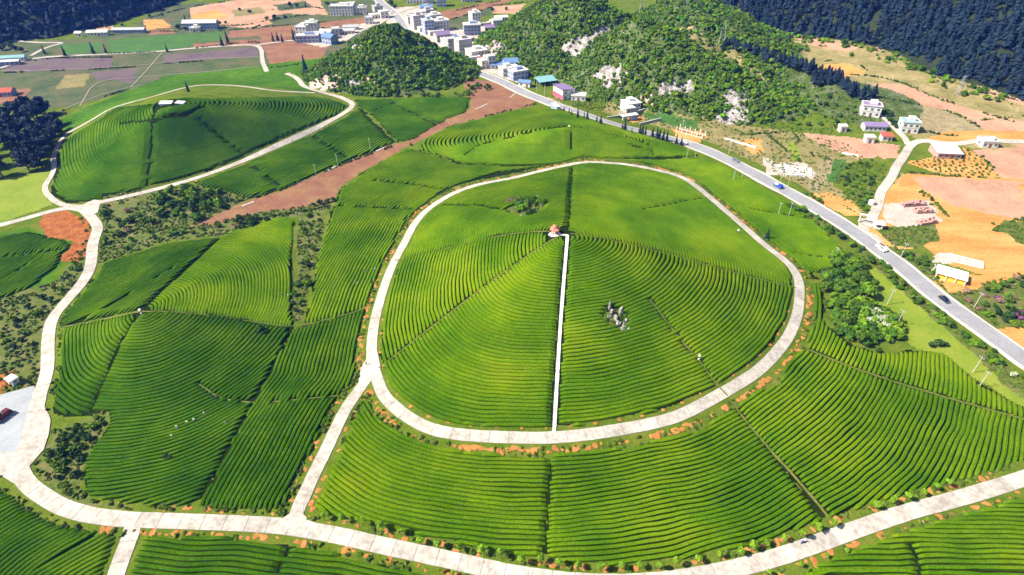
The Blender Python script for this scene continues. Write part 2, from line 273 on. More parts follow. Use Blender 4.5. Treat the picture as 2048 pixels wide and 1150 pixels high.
# ------------------------------------------------------------------ ground, cut into fields that share its surface
ZONES = [  # (object name, material, photograph outline); later ones win
 ('crop_field','dull',[(0,85),(160,78),(400,40),(560,50),(700,40),(760,40),(640,130),(500,140),(120,215),(0,225)]),
 ('crop_field','dull',[(330,0),(760,0),(790,40),(560,70),(430,80),(230,78),(300,30)]),
 ('bare_field','pink',[(378,16),(470,0),(640,0),(655,30),(590,28),(540,48),(505,58),(440,50),(385,40)]),
 ('crop_field','dull',[(548,10),(610,2),(625,14),(560,22)]),('crop_field','dull',[(545,30),(585,26),(600,36),(560,50),(540,44)]),
 ('bare_field','orange',[(287,40),(325,38),(345,55),(292,60)]),('bare_field','orange',[(378,30),(430,20),(460,34),(400,44)]),
 ('bare_field','pink',[(195,50),(225,48),(220,60),(190,62)]),
 ('crop_field','lush',[(215,80),(395,66),(385,92),(330,102),(220,108)]),
 ('crop_field','dull',[(0,150),(120,146),(110,165),(0,178)]),('crop_field','olive',[(130,150),(180,147),(170,172),(110,178)]),('crop_field','redsoil',[(0,182),(60,176),(50,200),(0,208)]),('crop_field','dull',[(345,112),(420,108),(418,124),(340,126)]),
 ('bare_field','redsoil',[(300,60),(345,58),(350,66),(300,70)]),('crop_field','lush',[(395,68),(440,64),(450,78),(392,84)]),('bare_field','redsoil',[(455,62),(520,58),(520,72),(460,76)]),('crop_field','olive',[(460,20),(520,14),(530,26),(470,34)]),('crop_field','dull',[(580,36),(640,34),(640,46),(590,50)]),('bare_field','redsoil',[(600,62),(640,60),(640,68),(602,70)]),('crop_field','lush',[(120,90),(200,84),(205,104),(130,108)]),
 ('crop_field','purple',[(25,130),(70,116),(225,116),(222,137),(120,142),(0,143)]),
 ('crop_field','purple',[(325,110),(515,94),(516,112),(330,126)]),
 ('crop_field','purple',[(180,145),(275,135),(262,168),(230,160),(190,158)]),
 ('bare_field','redsoil',[(385,88),(520,78),(640,72),(660,95),(640,120),(540,130),(525,92),(390,96)]),
 ('bare_field','redsoil',[(640,44),(735,34),(730,54),(640,62)]),
 ('bare_field','redsoil',[(520,55),(590,50),(600,70),(520,84)]),
 ('tea_field','teafar',[(105,245),(230,192),(330,152),(500,132),(640,116),(650,148),(600,150),(640,186),(500,172),(400,166),(300,192),(200,232),(140,258)]),
 ('tea_field','teafar',[(0,470),(60,455),(130,480),(150,490),(110,560),(0,610)]),
 ('pasture','pasture',[(0,358),(98,342),(86,385),(112,407),(0,447)]),
 ('rough_ground','weeds',[(0,600),(120,560),(150,500),(185,520),(150,580),(98,650),(92,765),(60,775),(0,800)]),
 ('rough_ground','weeds',[(205,395),(300,378),(400,372),(500,395),(395,450),(520,425),(660,405),(660,425),(530,440),(440,472),(330,485),(200,525),(195,440)]),
 ('rough_ground','weeds',[(600,432),(655,414),(638,500),(622,560),(603,642),(584,640),(597,540),(593,480)]),
 ('rough_ground','weeds',[(102,862),(215,822),(218,850),(165,920),(162,985),(230,1020),(150,1005),(62,945),(85,910)]),
 ('bare_soil','rust',[(80,432),(130,420),(175,438),(190,470),(180,505),(150,527),(118,520),(148,485),(100,475),(84,455)]),
 ('bare_soil','rust',[(0,750),(25,745),(36,766),(0,788)]),
 ('bare_field','redsoil',[(945,200),(930,226),(900,236),(870,252),(830,277),(800,287),(770,292),(700,322),(620,357),(560,382),(480,407),(385,450),(430,452),(520,423),(590,417),(652,408),(672,400),(683,375),(720,347),(780,312),(816,292),(852,276),(900,252),(960,238),(1000,227),(1062,212),(1075,200),(1000,168),(940,150),(925,165)]),
 ('pasture','pasture',[(1735,525),(1790,560),(1900,660),(1960,722),(2048,795),(2048,815),(1960,765),(1890,705),(1830,700),(1780,650),(1750,610),(1728,560)]),
 ('rough_ground','weeds',[(1600,420),(1680,470),(1780,560),(1900,665),(2048,800),(2048,770),(1960,690),(1800,560),(1700,470),(1640,425)]),
 # east of the highway
 ('rough_ground','olive',[(1090,195),(1200,180),(1330,190),(1480,240),(1620,270),(1700,290),(1760,330),(1740,430),(1700,425),(1600,370),(1500,320),(1400,275),(1250,235),(1120,205)]),
 ('rough_ground','grass',[(1110,190),(1180,165),(1220,200),(1200,225),(1130,210)]),
 ('rough_ground','grass',[(1480,150),(1640,170),(1720,205),(1780,260),(1700,270),(1560,260),(1480,235)]),
 ('terrace_field','tan',[(1520,55),(1650,75),(1795,92),(1812,135),(1885,155),(2048,195),(2048,310),(1850,285),(1800,262),(1745,225),(1700,175),(1640,130)]),
 ('terrace_field','pink',[(1555,66),(1640,76),(1715,95),(1700,105),(1630,92)]),
 ('terrace_field','pink',[(1755,80),(1800,84),(1806,108),(1750,98)]),
 ('terrace_field','orange',[(1638,132),(1690,125),(1732,142),(1700,152),(1655,163)]),
 ('terrace_field','pink',[(1715,168),(1800,166),(1850,185),(1925,212),(2048,245),(2048,300),(1990,272),(1910,222),(1820,205),(1730,188)]),
 ('terrace_field','stubble',[(1735,192),(1820,206),(1900,222),(1965,255),(1940,275),(1870,272),(1810,240)]),
 ('terrace_field','olive',[(1795,216),(1838,218),(1835,232),(1800,232)]),
 ('terrace_field','pink',[(1950,170),(2048,200),(2048,212),(1965,185)]),
 ('terrace_field','olive',[(1600,95),(1650,100),(1700,118),(1640,112)]),
 ('terrace_field','orange',[(1850,275),(1900,262),(2048,262),(2048,280),(1940,284),(1860,284)]),
 ('ploughed_field','pink',[(1600,266),(1700,275),(1800,290),(1795,318),(1722,322),(1660,298)]),
 ('rough_ground','grass',[(1680,328),(1760,312),(1786,345),(1755,400),(1738,436),(1708,402),(1664,372)]),
 ('crop_field','lush',[(1660,318),(1692,320),(1680,365),(1650,362)]),
 ('crop_field','stubble',[(1650,318),(1670,318),(1652,370),(1630,385),(1612,375)]),
 ('bare_soil','orange',[(1650,382),(1712,405),(1726,432),(1695,432),(1640,402),(1612,394)]),
 ('ploughed_field','orange',[(1815,345),(1900,352),(2048,358),(2048,560),(1960,548),(1880,520),(1850,492),(1780,500),(1700,470),(1735,455),(1765,385)]),
 ('ploughed_field','pink',[(1945,300),(2048,296),(2048,358),(2006,356)]),
 ('ploughed_field','pink',[(1830,352),(2040,362),(2048,400),(2048,440),(1990,430),(1900,410),(1840,375)]),
 ('orchard_field','orange',[(1812,326),(1930,296),(1960,310),(2002,355),(1900,352)]),
 ('rough_ground','weeds',[(1752,458),(1870,448),(1878,478),(1830,497),(1785,490)]),
 ('rough_ground','weeds',[(2048,440),(2010,440),(1980,462),(2010,465),(2048,490)]),
 ('bare_soil','dust',[(1765,408),(1860,402),(1886,442),(1800,456),(1768,445)]),
 ('bare_soil','dust',[(1722,436),(1745,440),(1740,462),(1770,482),(1755,485),(1715,455)]),
 ('rough_ground','weeds',[(1775,490),(1850,510),(1900,590),(2048,540),(2048,655),(1985,655),(1900,610),(1800,530)]),
 ('bare_soil','orange',[(1860,560),(1905,588),(2048,548),(2048,538),(1960,552),(1920,540)]),
 ('bare_soil','dust',[(1868,512),(1905,505),(1905,525),(1872,528)]),
 ('bare_soil','dust',[(1862,538),(1880,530),(1890,560),(1866,560)]),
 ('bare_soil','orange',[(1978,662),(2048,650),(2048,702),(2010,682)]),
 ('bare_soil','rust',[(1054,152),(1085,131),(1128,148),(1128,160),(1082,162)]),
 ('crop_field','lush',[(1025,128),(1070,125),(1062,140),(1035,143)]),
 ('crop_field','lush',[(1284,226),(1330,226),(1400,242),(1396,258),(1340,250),(1290,235)]),
 ('bare_soil','orange',[(1345,258),(1402,262),(1412,272),(1394,290),(1350,275)]),
 ('bare_soil','orange',[(1255,232),(1280,230),(1285,240),(1262,246)]),
 ('bare_soil','orange',[(1468,281),(1518,275),(1530,305),(1508,308)]),
 ('crop_field','olive',[(1518,270),(1560,280),(1575,318),(1545,312)]),
 ('crop_field','pasture',[(1570,282),(1590,285),(1605,318),(1590,322)]),
 ('bare_soil','dust',[(1550,328),(1610,324),(1632,345),(1625,358),(1560,350)]),
 ('bare_soil','dust',[(1525,315),(1545,318),(1560,348),(1535,350)]),
 # village on the valley floor
 ('village_ground','dust',[(590,60),(660,78),(700,56),(735,45),(760,10),(790,14),(850,12),(870,40),(900,58),(985,40),(960,70),(960,95),(1010,115),(1060,160),(1050,172),(1000,152),(925,120),(830,80),(770,40),(690,80),(650,95),(600,85)]),
 ('bare_field','redsoil',[(872,25),(1000,0),(1030,0),(985,14),(882,44),(870,34)]),
 ('bare_field','pink',[(985,12),(1052,8),(1035,28),(985,26)]),
 ('crop_field','dull',[(885,44),(985,12),(980,30),(930,40),(928,60),(890,55)]),
]
def beyond(px):
    """carry an outline on past the edge of the photograph where it was cut off there"""
    out = []; n = len(px)
    for i in range(n):
        (x, y), (x1, y1) = px[i], px[(i+1) % n]; out.append((x, y))
        for lim, far in ((2048, 2420), (0, -420)):
            if x == lim and x1 == lim and y > 60 and y1 > 60: out += [(far, y), (far, y1)]
    return out
def build_ground():
    nu, nv = 820, 660
    yy = np.concatenate([np.exp(np.linspace(math.log(95.), math.log(1250.), nv))-60., [1300., 1420., 1600., 1900., 2400., 3200.]])
    nv = len(yy); uu = np.linspace(-1.2, 1.2, nu)
    X = uu[None, :]*(yy[:, None]+70); Y = np.repeat(yy[:, None], nu, 1)
    Z = H(X, Y)
    V = np.stack([X, Y, Z], -1).reshape(-1, 3)
    i = np.arange(nv-1)[:, None]*nu+np.arange(nu-1)[None, :]
    F = np.stack([i, i+1, i+1+nu, i+nu], -1).reshape(-1, 4)
    cx = V[F, 0].mean(1); cy = V[F, 1].mean(1)
    jx = cx+fbm(cx/6, cy/6, 41, 2)*3.5; jy = cy+fbm(cx/6, cy/6, 43, 2)*3.5
    zid = np.zeros(len(F), int); names = [('ground', 'grass')]
    # hills and mountains
    def put(mask, nm, mt): names.append((nm, mt)); zid[mask] = len(names)-1
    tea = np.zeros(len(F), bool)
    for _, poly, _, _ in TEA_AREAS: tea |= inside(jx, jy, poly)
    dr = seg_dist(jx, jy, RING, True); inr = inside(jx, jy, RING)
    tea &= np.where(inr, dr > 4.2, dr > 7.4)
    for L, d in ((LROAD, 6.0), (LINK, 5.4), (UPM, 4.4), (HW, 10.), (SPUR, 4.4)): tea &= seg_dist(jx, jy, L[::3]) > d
    put(tea, 'tea_ground', 'shadesoil')
    for p_, r_ in ROCKS[:2]: put(np.hypot(jx-p_[0], jy-p_[1]) < r_*1.1, 'rough_ground', 'weeds')
    for nm, mt, px in ZONES:
        P = atl(beyond(px)); bb = (jx > P[:, 0].min()) & (jx < P[:, 0].max()) & (jy > P[:, 1].min()) & (jy < P[:, 1].max())
        m = np.zeros(len(F), bool); m[bb] = inside(jx[bb], jy[bb], P); put(m, nm, mt)
    kd = np.minimum.reduce([h.rho(jx, jy) for h in (K0, K1, K2, K3)])
    put((kd < 1.02), 'karst_hill', 'karst')
    rd = seg_dist(jx, jy, [(a, b) for a, b, _ in RIDGE]); put((rd < 32) & (kd > 1), 'karst_hill', 'karst')
    put(side_ramp(jx, jy, TR_EDGE) > 2, 'mountain', 'forest'); put(side_ramp(jx, jy, TL_EDGE) > 2, 'mountain', 'forest')
    for nm, mt, px in CLIFFS:
        P = atl(px); jx2 = cx+fbm(cx/5, cy/5, 51, 3)*9; jy2 = cy+fbm(cx/5, cy/5, 53, 3)*9
        put(inside(jx2, jy2, P), nm, mt)
    for k, (nm, mt) in enumerate(names):
        m = zid == k
        if not m.any(): continue
        Fk = F[m]; u, inv = np.unique(Fk, return_inverse=True)
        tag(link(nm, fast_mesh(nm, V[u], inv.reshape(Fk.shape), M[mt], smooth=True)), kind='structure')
CLIFFS = [
 ('cliff','cliff',[(1120,104),(1135,85),(1180,68),(1238,42),(1250,46),(1195,80),(1165,106)]),
 ('cliff','cliff',[(1188,148),(1215,128),(1235,130),(1252,158),(1240,172),(1214,178)]),
 ('cliff','cliff',[(1318,166),(1350,158),(1388,160),(1380,184),(1328,184)]),
 ('cliff','cliff',[(1438,232),(1470,212),(1500,214),(1496,250),(1450,248)]),
 ('cliff','cliff',[(1452,192),(1495,186),(1502,208),(1460,208)]),
 ('cliff','redcliff',[(1265,196),(1306,190),(1310,210),(1270,206)]),
 ('cliff','redcliff',[(616,164),(650,150),(684,154),(690,176),(650,182),(622,174)]),
 ('cliff','redcliff',[(730,162),(752,160),(752,170),(732,170)]),
 ('cliff','cliff',[(694,160),(722,156),(726,172),(700,174)]),
 ('cliff','cliff',[(962,92),(990,80),(1010,100),(985,112)]),
 ('cliff','cliff',[(700,88),(722,84),(728,100),(705,102)]),
 ('hill_pasture','tan',[(1326,48),(1370,55),(1440,88),(1500,130),(1535,160),(1510,170),(1440,112),(1380,82)]),
]
# ------------------------------------------------------------------ roads
def ribbon(name, L, hw, m, lift, closed=False, skirt=.5, wob=0.0, parent=None, kind='structure', s=0):
    L = np.asarray(L, float); T = tangents(L, closed); Nn = np.stack([-T[:, 1], T[:, 0]], 1)
    n = len(L); q = np.arange(n)
    wl = hw+wob*fbm(q/3., q*0+s, 5, 2)*2; wr = hw+wob*fbm(q/3., q*0+s+9, 6, 2)*2
    cols = []
    for k, (o, dz) in enumerate(((1.01, -skirt), (1, 0), (.34, .0), (-.34, .0), (-1, 0), (-1.01, -skirt))):
        w = wl if o > 0 else wr; P = L+Nn*(w*o)[:, None]
        cols.append(np.stack([P[:, 0], P[:, 1], H(P[:, 0], P[:, 1])+lift+dz], 1))
    V = np.stack(cols, 1).reshape(-1, 3); F = []
    for i in range(n if closed else n-1):
        j = (i+1) % n
        for k in range(5): F.append((i*6+k, i*6+k+1, j*6+k+1, j*6+k))
    o = link(name, fast_mesh(name, V, F, m), parent)
    if kind: o['kind'] = kind
    return o
def slabs(road, L, hw, lift, closed=False, per=3):
    """concrete panels cast one after another, with open joints between them"""
    L = np.asarray(L, float)
    if closed: L = np.vstack([L, L[:1]])
    T = tangents(L); Nn = np.stack([-T[:, 1], T[:, 0]], 1); n = 0
    for a in range(0, len(L)-1, per):
        b = min(a+per, len(L)-1); idx = list(range(a, b+1)); V = []
        for t, i in enumerate(idx):
            e = T[i]*(.06 if t == 0 else (-.06 if i == b else 0))
            jl = random.uniform(-.06, .06)
            for o, dz in ((1, -.2), (1, 0), (-1, 0), (-1, -.2)):
                p = L[i]+e+Nn[i]*(hw+jl)*o; V.append((p[0], p[1], float(H(p[0], p[1]))+lift+dz))
        F = []; m = len(idx)
        for t in range(m-1):
            for k in range(3): F.append((t*4+k, t*4+k+1, t*4+5+k, t*4+4+k))
        F += [(0, 1, 2, 3), (m*4-1, m*4-2, m*4-3, m*4-4)]
        link('slab', fast_mesh('slab', V, F, M['concrete']), road); n += 1
    return n
import bmesh
def drape(name, W, m, lift, cell=2.5, skirt=0.0, parent=None):
    bm = bmesh.new(); bm.faces.new([bm.verts.new((p[0], p[1], 0)) for p in W])
    x0, y0 = np.min(W, 0); x1, y1 = np.max(W, 0)
    for ax, a, b in ((0, x0, x1), (1, y0, y1)):
        for c in np.arange(a+cell, b, cell):
            co = (c, 0, 0) if ax == 0 else (0, c, 0); no = (1, 0, 0) if ax == 0 else (0, 1, 0)
            bmesh.ops.bisect_plane(bm, geom=bm.verts[:]+bm.edges[:]+bm.faces[:], plane_co=co, plane_no=no)
    for v in bm.verts: v.co.z = float(H(v.co.x, v.co.y))+lift
    bmesh.ops.recalc_face_normals(bm, faces=bm.faces)
    if sum(f.normal.z for f in bm.faces) < 0: bmesh.ops.reverse_faces(bm, faces=bm.faces)
    me = bpy.data.meshes.new(name); bm.to_mesh(me); bm.free(); me.materials.append(m)
    return link(name, me, parent)
LEFT_PX = [(165,417),(178,430),(190,443),(197,456),(191,472),(185,491),(184,515),(180,540),(166,564),(146,589),(123,615),(105,638),(98,664),(96,703),(96,737),(90,763),(80,790),(72,820),(66,850),(58,880),(48,905),(38,925),(42,950),(62,975),(90,994),(117,1011),(150,1023),(183,1031),(220,1036),(261,1040),(391,1044),(500,1048),(560,1052),(617,1060),(690,1074),(761,1091),(891,1118),(1019,1147),(1100,1159),(1180,1166),(1260,1167),(1373,1157),(1500,1131),(1580,1107),(1660,1078),(1741,1049),(1821,1022),(1901,1002),(1982,978),(2048,957),(2110,935),(2220,897),(2340,856)]
LINK_PX = [(740,748),(732,761),(709,792),(690,820),(672,857),(654,897),(630,944),(610,988),(597,1016),(591,1034),(588,1056)]
UPL_PX = [(165,417),(146,414),(117,408),(97,392),(89,379),(93,366),(107,345),(109,330),(106,316),(112,299),(128,271),(146,261),(167,250),(193,235),(222,217),(269,203),(313,193),(352,180),(391,171),(443,170),(490,173),(534,180),(578,184),(630,186)]
UPM_PX = [(573,147),(589,153),(600,162),(604,171),(623,179),(651,187),(677,193),(698,202),(707,209),(701,218),(683,230),(656,245),(625,261),(586,279),(542,299),(519,309),(470,330),(391,358),(313,379),(261,392),(209,403),(183,410),(165,417)]
WEST_PX = [(-300,512),(-150,482),(-40,460),(0,451),(52,437),(104,422),(135,416),(160,417)]
HW_PX = [(735,-22),(756,0),(782,21),(808,50),(829,73),(870,104),(917,129),(957,144),(1019,170),(1052,188),(1104,206),(1157,224),(1209,243),(1261,257),(1313,270),(1365,284),(1407,298),(1460,322),(1500,343),(1553,372),(1607,402),(1660,433),(1714,467),(1768,507),(1808,537),(1834,560),(1875,595),(1928,632),(1982,670),(2048,718),(2120,770),(2240,858),(2380,960)]
EAST_PX = [(1733,452),(1743,438),(1757,408),(1760,387),(1770,372),(1784,355),(1792,333),(1805,317),(1816,297),(1826,286),(1848,281),(1880,286),(1917,289),(1955,281),(2048,284),(2180,290),(2330,300)]
FAR_PX = [(0,137),(60,117),(135,112),(225,108),(325,103),(391,96),(470,91),(515,90),(524,100),(524,122),(534,144)]
FAR2_PX = [(515,90),(560,84),(620,78),(690,72)]
FAR3_PX = [(0,78),(40,82),(80,86),(135,85),(95,94),(62,112)]
FARP_PX = [(325,105),(310,122),(290,145),(262,174)]
MID_PX = [(50,262),(95,240),(140,212),(165,205),(200,190),(245,178),(262,174),(290,170)]
VIL_PX = [(756,50),(790,28),(830,14),(880,2)]
VIL2_PX = [(895,72),(935,66),(975,60),(1010,45)]
VIL3_PX = [(690,82),(720,62),(770,40),(782,21)]
HUTS_PX = [(1816,290),(1810,275),(1794,262),(1778,243),(1762,230),(1748,222)]
PATH_PX = [(1135,471),(1131,520),(1126,580),(1120,660),(1114,760),(1108,866)]
def W(px, step=2.0, closed=False): return smooth_line(atl(px), step, closed, 2)
RING = smooth_line(atl(RING_PX), 2.0, True, 2)
LROAD = W(LEFT_PX); LINK = W(LINK_PX); UPL = W(UPL_PX, 3); UPM = W(UPM_PX, 3); WEST = W(WEST_PX); HW = W(HW_PX, 4); EAST = W(EAST_PX, 3)
PATH = W(PATH_PX, 1.0)
SPUR = W([(268,1044),(262,1070),(248,1105),(232,1150),(222,1185)])
FARROADS = [W(p, 4) for p in (FAR_PX, FAR2_PX, FAR3_PX, VIL_PX, VIL2_PX, VIL3_PX, HUTS_PX)]
FARPATHS = [W(p, 4) for p in (FARP_PX, MID_PX, [(0,142),(130,140),(270,132),(400,118),(518,114)], [(160,212),(190,162),(262,156),(400,145),(520,133)])]
APRONS = ([(752,690),(738,690),(738,712),(722,735),(714,790),(706,798),(716,798),(728,771),(738,757),(747,757),(755,782),(762,790),(762,750),(760,730)],
 [(600,1006),(590,1020),(560,1042),(560,1056),(600,1060),(650,1066),(652,1055),(620,1042),(606,1028),(608,1010)],
 [(188,400),(208,402),(200,410),(196,425),(185,432),(165,426),(140,420),(120,410),(150,410),(165,410)],
 [(78,792),(100,833),(102,842),(98,870),(88,900),(66,925),(58,935),(62,950),(75,970),(40,975),(0,950),(-30,930),(-30,910),(2,905),(35,905),(52,850)])
def build_roads():
    def croad(L, hw, lift, closed=False, per=3, pan=True, nm='concrete_road'):
        r = ribbon(nm, L, hw+.05, M['bed'] if pan else M['concrete'], lift-.10 if pan else lift, closed, s=len(L), wob=.05)
        if pan: slabs(r, L, hw, lift, closed, per)
        return r
    croad(LROAD, 2.3, .22); croad(RING, 1.95, .20, True); croad(LINK, 2.0, .17); croad(WEST, 1.9, .16)
    croad(UPM, 1.85, .24, per=2); croad(UPL, 1.4, .24, pan=False); croad(EAST, 2.3, .28, per=2); croad(SPUR, 2.2, .16)
    for i, L in enumerate(FARROADS): croad(L, 1.7, .3, pan=False)
    for L in FARPATHS: ribbon('footpath', L, .45, M['bed'], .25)
    for i in (0, 1, 3, 4, 9, 10, 16, 18): ribbon('footpath', smooth_line(atl(GAPS[i][0]), 1.5), .30, M['trail'], .25, wob=.15, s=i)
    r = ribbon('highway_shoulder', HW, 5.2, M['shoulder'], .16, wob=.8)
    r = ribbon('highway', HW, 3.9, M['asphalt'], .26)
    # junction aprons
    for px in APRONS:
        tag(drape('road_apron', atl(px), M['concrete'], .235), kind='structure')
    tag(drape('yard', atl([(-40,800),(0,790),(68,772),(76,792),(50,850),(34,905),(0,905),(-40,915)]), M['yard'], .10), kind='structure')
    # white stone path with steps up the round hill
    p = tag(empty('stone_path', (0,0,0)), kind='structure')
    T = tangents(PATH); k = 0
    for i in range(0, len(PATH)-1):
        a = PATH[i]; t = T[i]; nrm = np.array([-t[1], t[0]]); V = []
        z = float(H(a[0]+t[0]*.5, a[1]+t[1]*.5))
        hw = .60+random.uniform(-.05, .05)
        for u, w in ((.03, hw), (.03, -hw), (.97, -hw), (.97, hw)):
            q = a+t*u+nrm*w; V += [(q[0], q[1], z-.35), (q[0], q[1], z+.32)]
        F = [(1,3,5,7),(0,1,7,6),(2,3,1,0),(4,5,3,2),(6,7,5,4)]
        link('paving_stone', fast_mesh('paving_stone', V, F, M['stone']), p)
M['stone'] = mat('white_stone', (.55,.53,.5), (.62,.6,.57), (.68,.66,.63), .5, 3, rnd=.1)
# ------------------------------------------------------------------ tea plots
M['tea'] = mat('tea_leaves', (.034,.088,.001), (.066,.136,.0015), (.125,.184,.003), .035, 2.2, rough=.9, rnd=.08, bump=.2, contrast=.105, spec=0)
M['teadeep'] = mat('deep_tea_leaves', (.017,.056,.0012), (.031,.082,.0018), (.070,.130,.003), .04, 2.2, rough=.9, rnd=.08, bump=.2, contrast=.105, spec=0)
APEX = (1135,468)
GAPS = [([(757,737),(925,605),(1050,515),(1120,472)],.5), ([(790,522),(880,500),(1000,470),(1100,463)],.45), ([(1137,462),(1140,400),(1145,335)],.75),
 ([(1141,468),(1224,481),(1313,502),(1391,523),(1519,559),(1592,576)],.55), ([(1300,600),(1316,620),(1365,685),(1397,719),(1430,766),(1455,792)],.5),
 ([(1278,420),(1360,405),(1407,397)],.6), ([(1500,418),(1501,418)],.1),
 ([(878,410),(956,411),(1019,421)],.35), ([(1105,880),(1100,950),(1085,1145)],.6), ([(1465,805),(1530,890),(1600,965),(1665,1045)],.55),
 ([(1607,694),(1700,734),(1794,766),(1901,798),(2060,842),(2190,878)],.7), ([(1500,418),(1560,428),(1630,440)],.5), ([(1585,505),(1660,516),(1740,520)],.5),
 ([(680,412),(760,416),(847,416)],.4), ([(750,362),(830,370),(917,378)],.4), ([(440,476),(395,520),(284,624),(240,690),(205,770),(178,832)],.95),
 ([(112,656),(222,637),(284,625),(339,624),(443,633),(519,646),(588,655),(670,636),(743,610)],.6), ([(586,657),(552,722),(483,850),(389,1022)],.7),
 ([(399,769),(438,797),(496,806),(526,806),(677,792)],.5), ([(313,222),(303,295),(288,384)],1.1), ([(240,248),(310,246),(372,232),(412,214)],.3),
 ([(395,235),(455,285),(495,314)],.7), ([(1500,418),(1501,418)],.1), ([(-900,100),(-905,100)],.1), ([(-900,100),(-905,100)],.1),
 ([(925,312),(960,290),(1060,266),(1138,254),(1240,268),(1302,294)],.7), ([(1139,255),(1145,322)],.9), ([(1212,282),(1214,318)],.5), ([(1240,286),(1300,300),(1312,316)],.5),
 ([(725,222),(770,270),(790,286)],1.2), ([(780,205),(850,240),(872,252)],.6), ([(740,225),(790,205)],.8), ([(592,1074),(575,1105),(548,1160)],.9), ([(500,330),(560,372)],.6), ([(620,268),(700,320)],.5),
 ([(1812,1078),(1830,1112),(1842,1160)],.5), ([(0,515),(60,508),(130,500)],.5)]
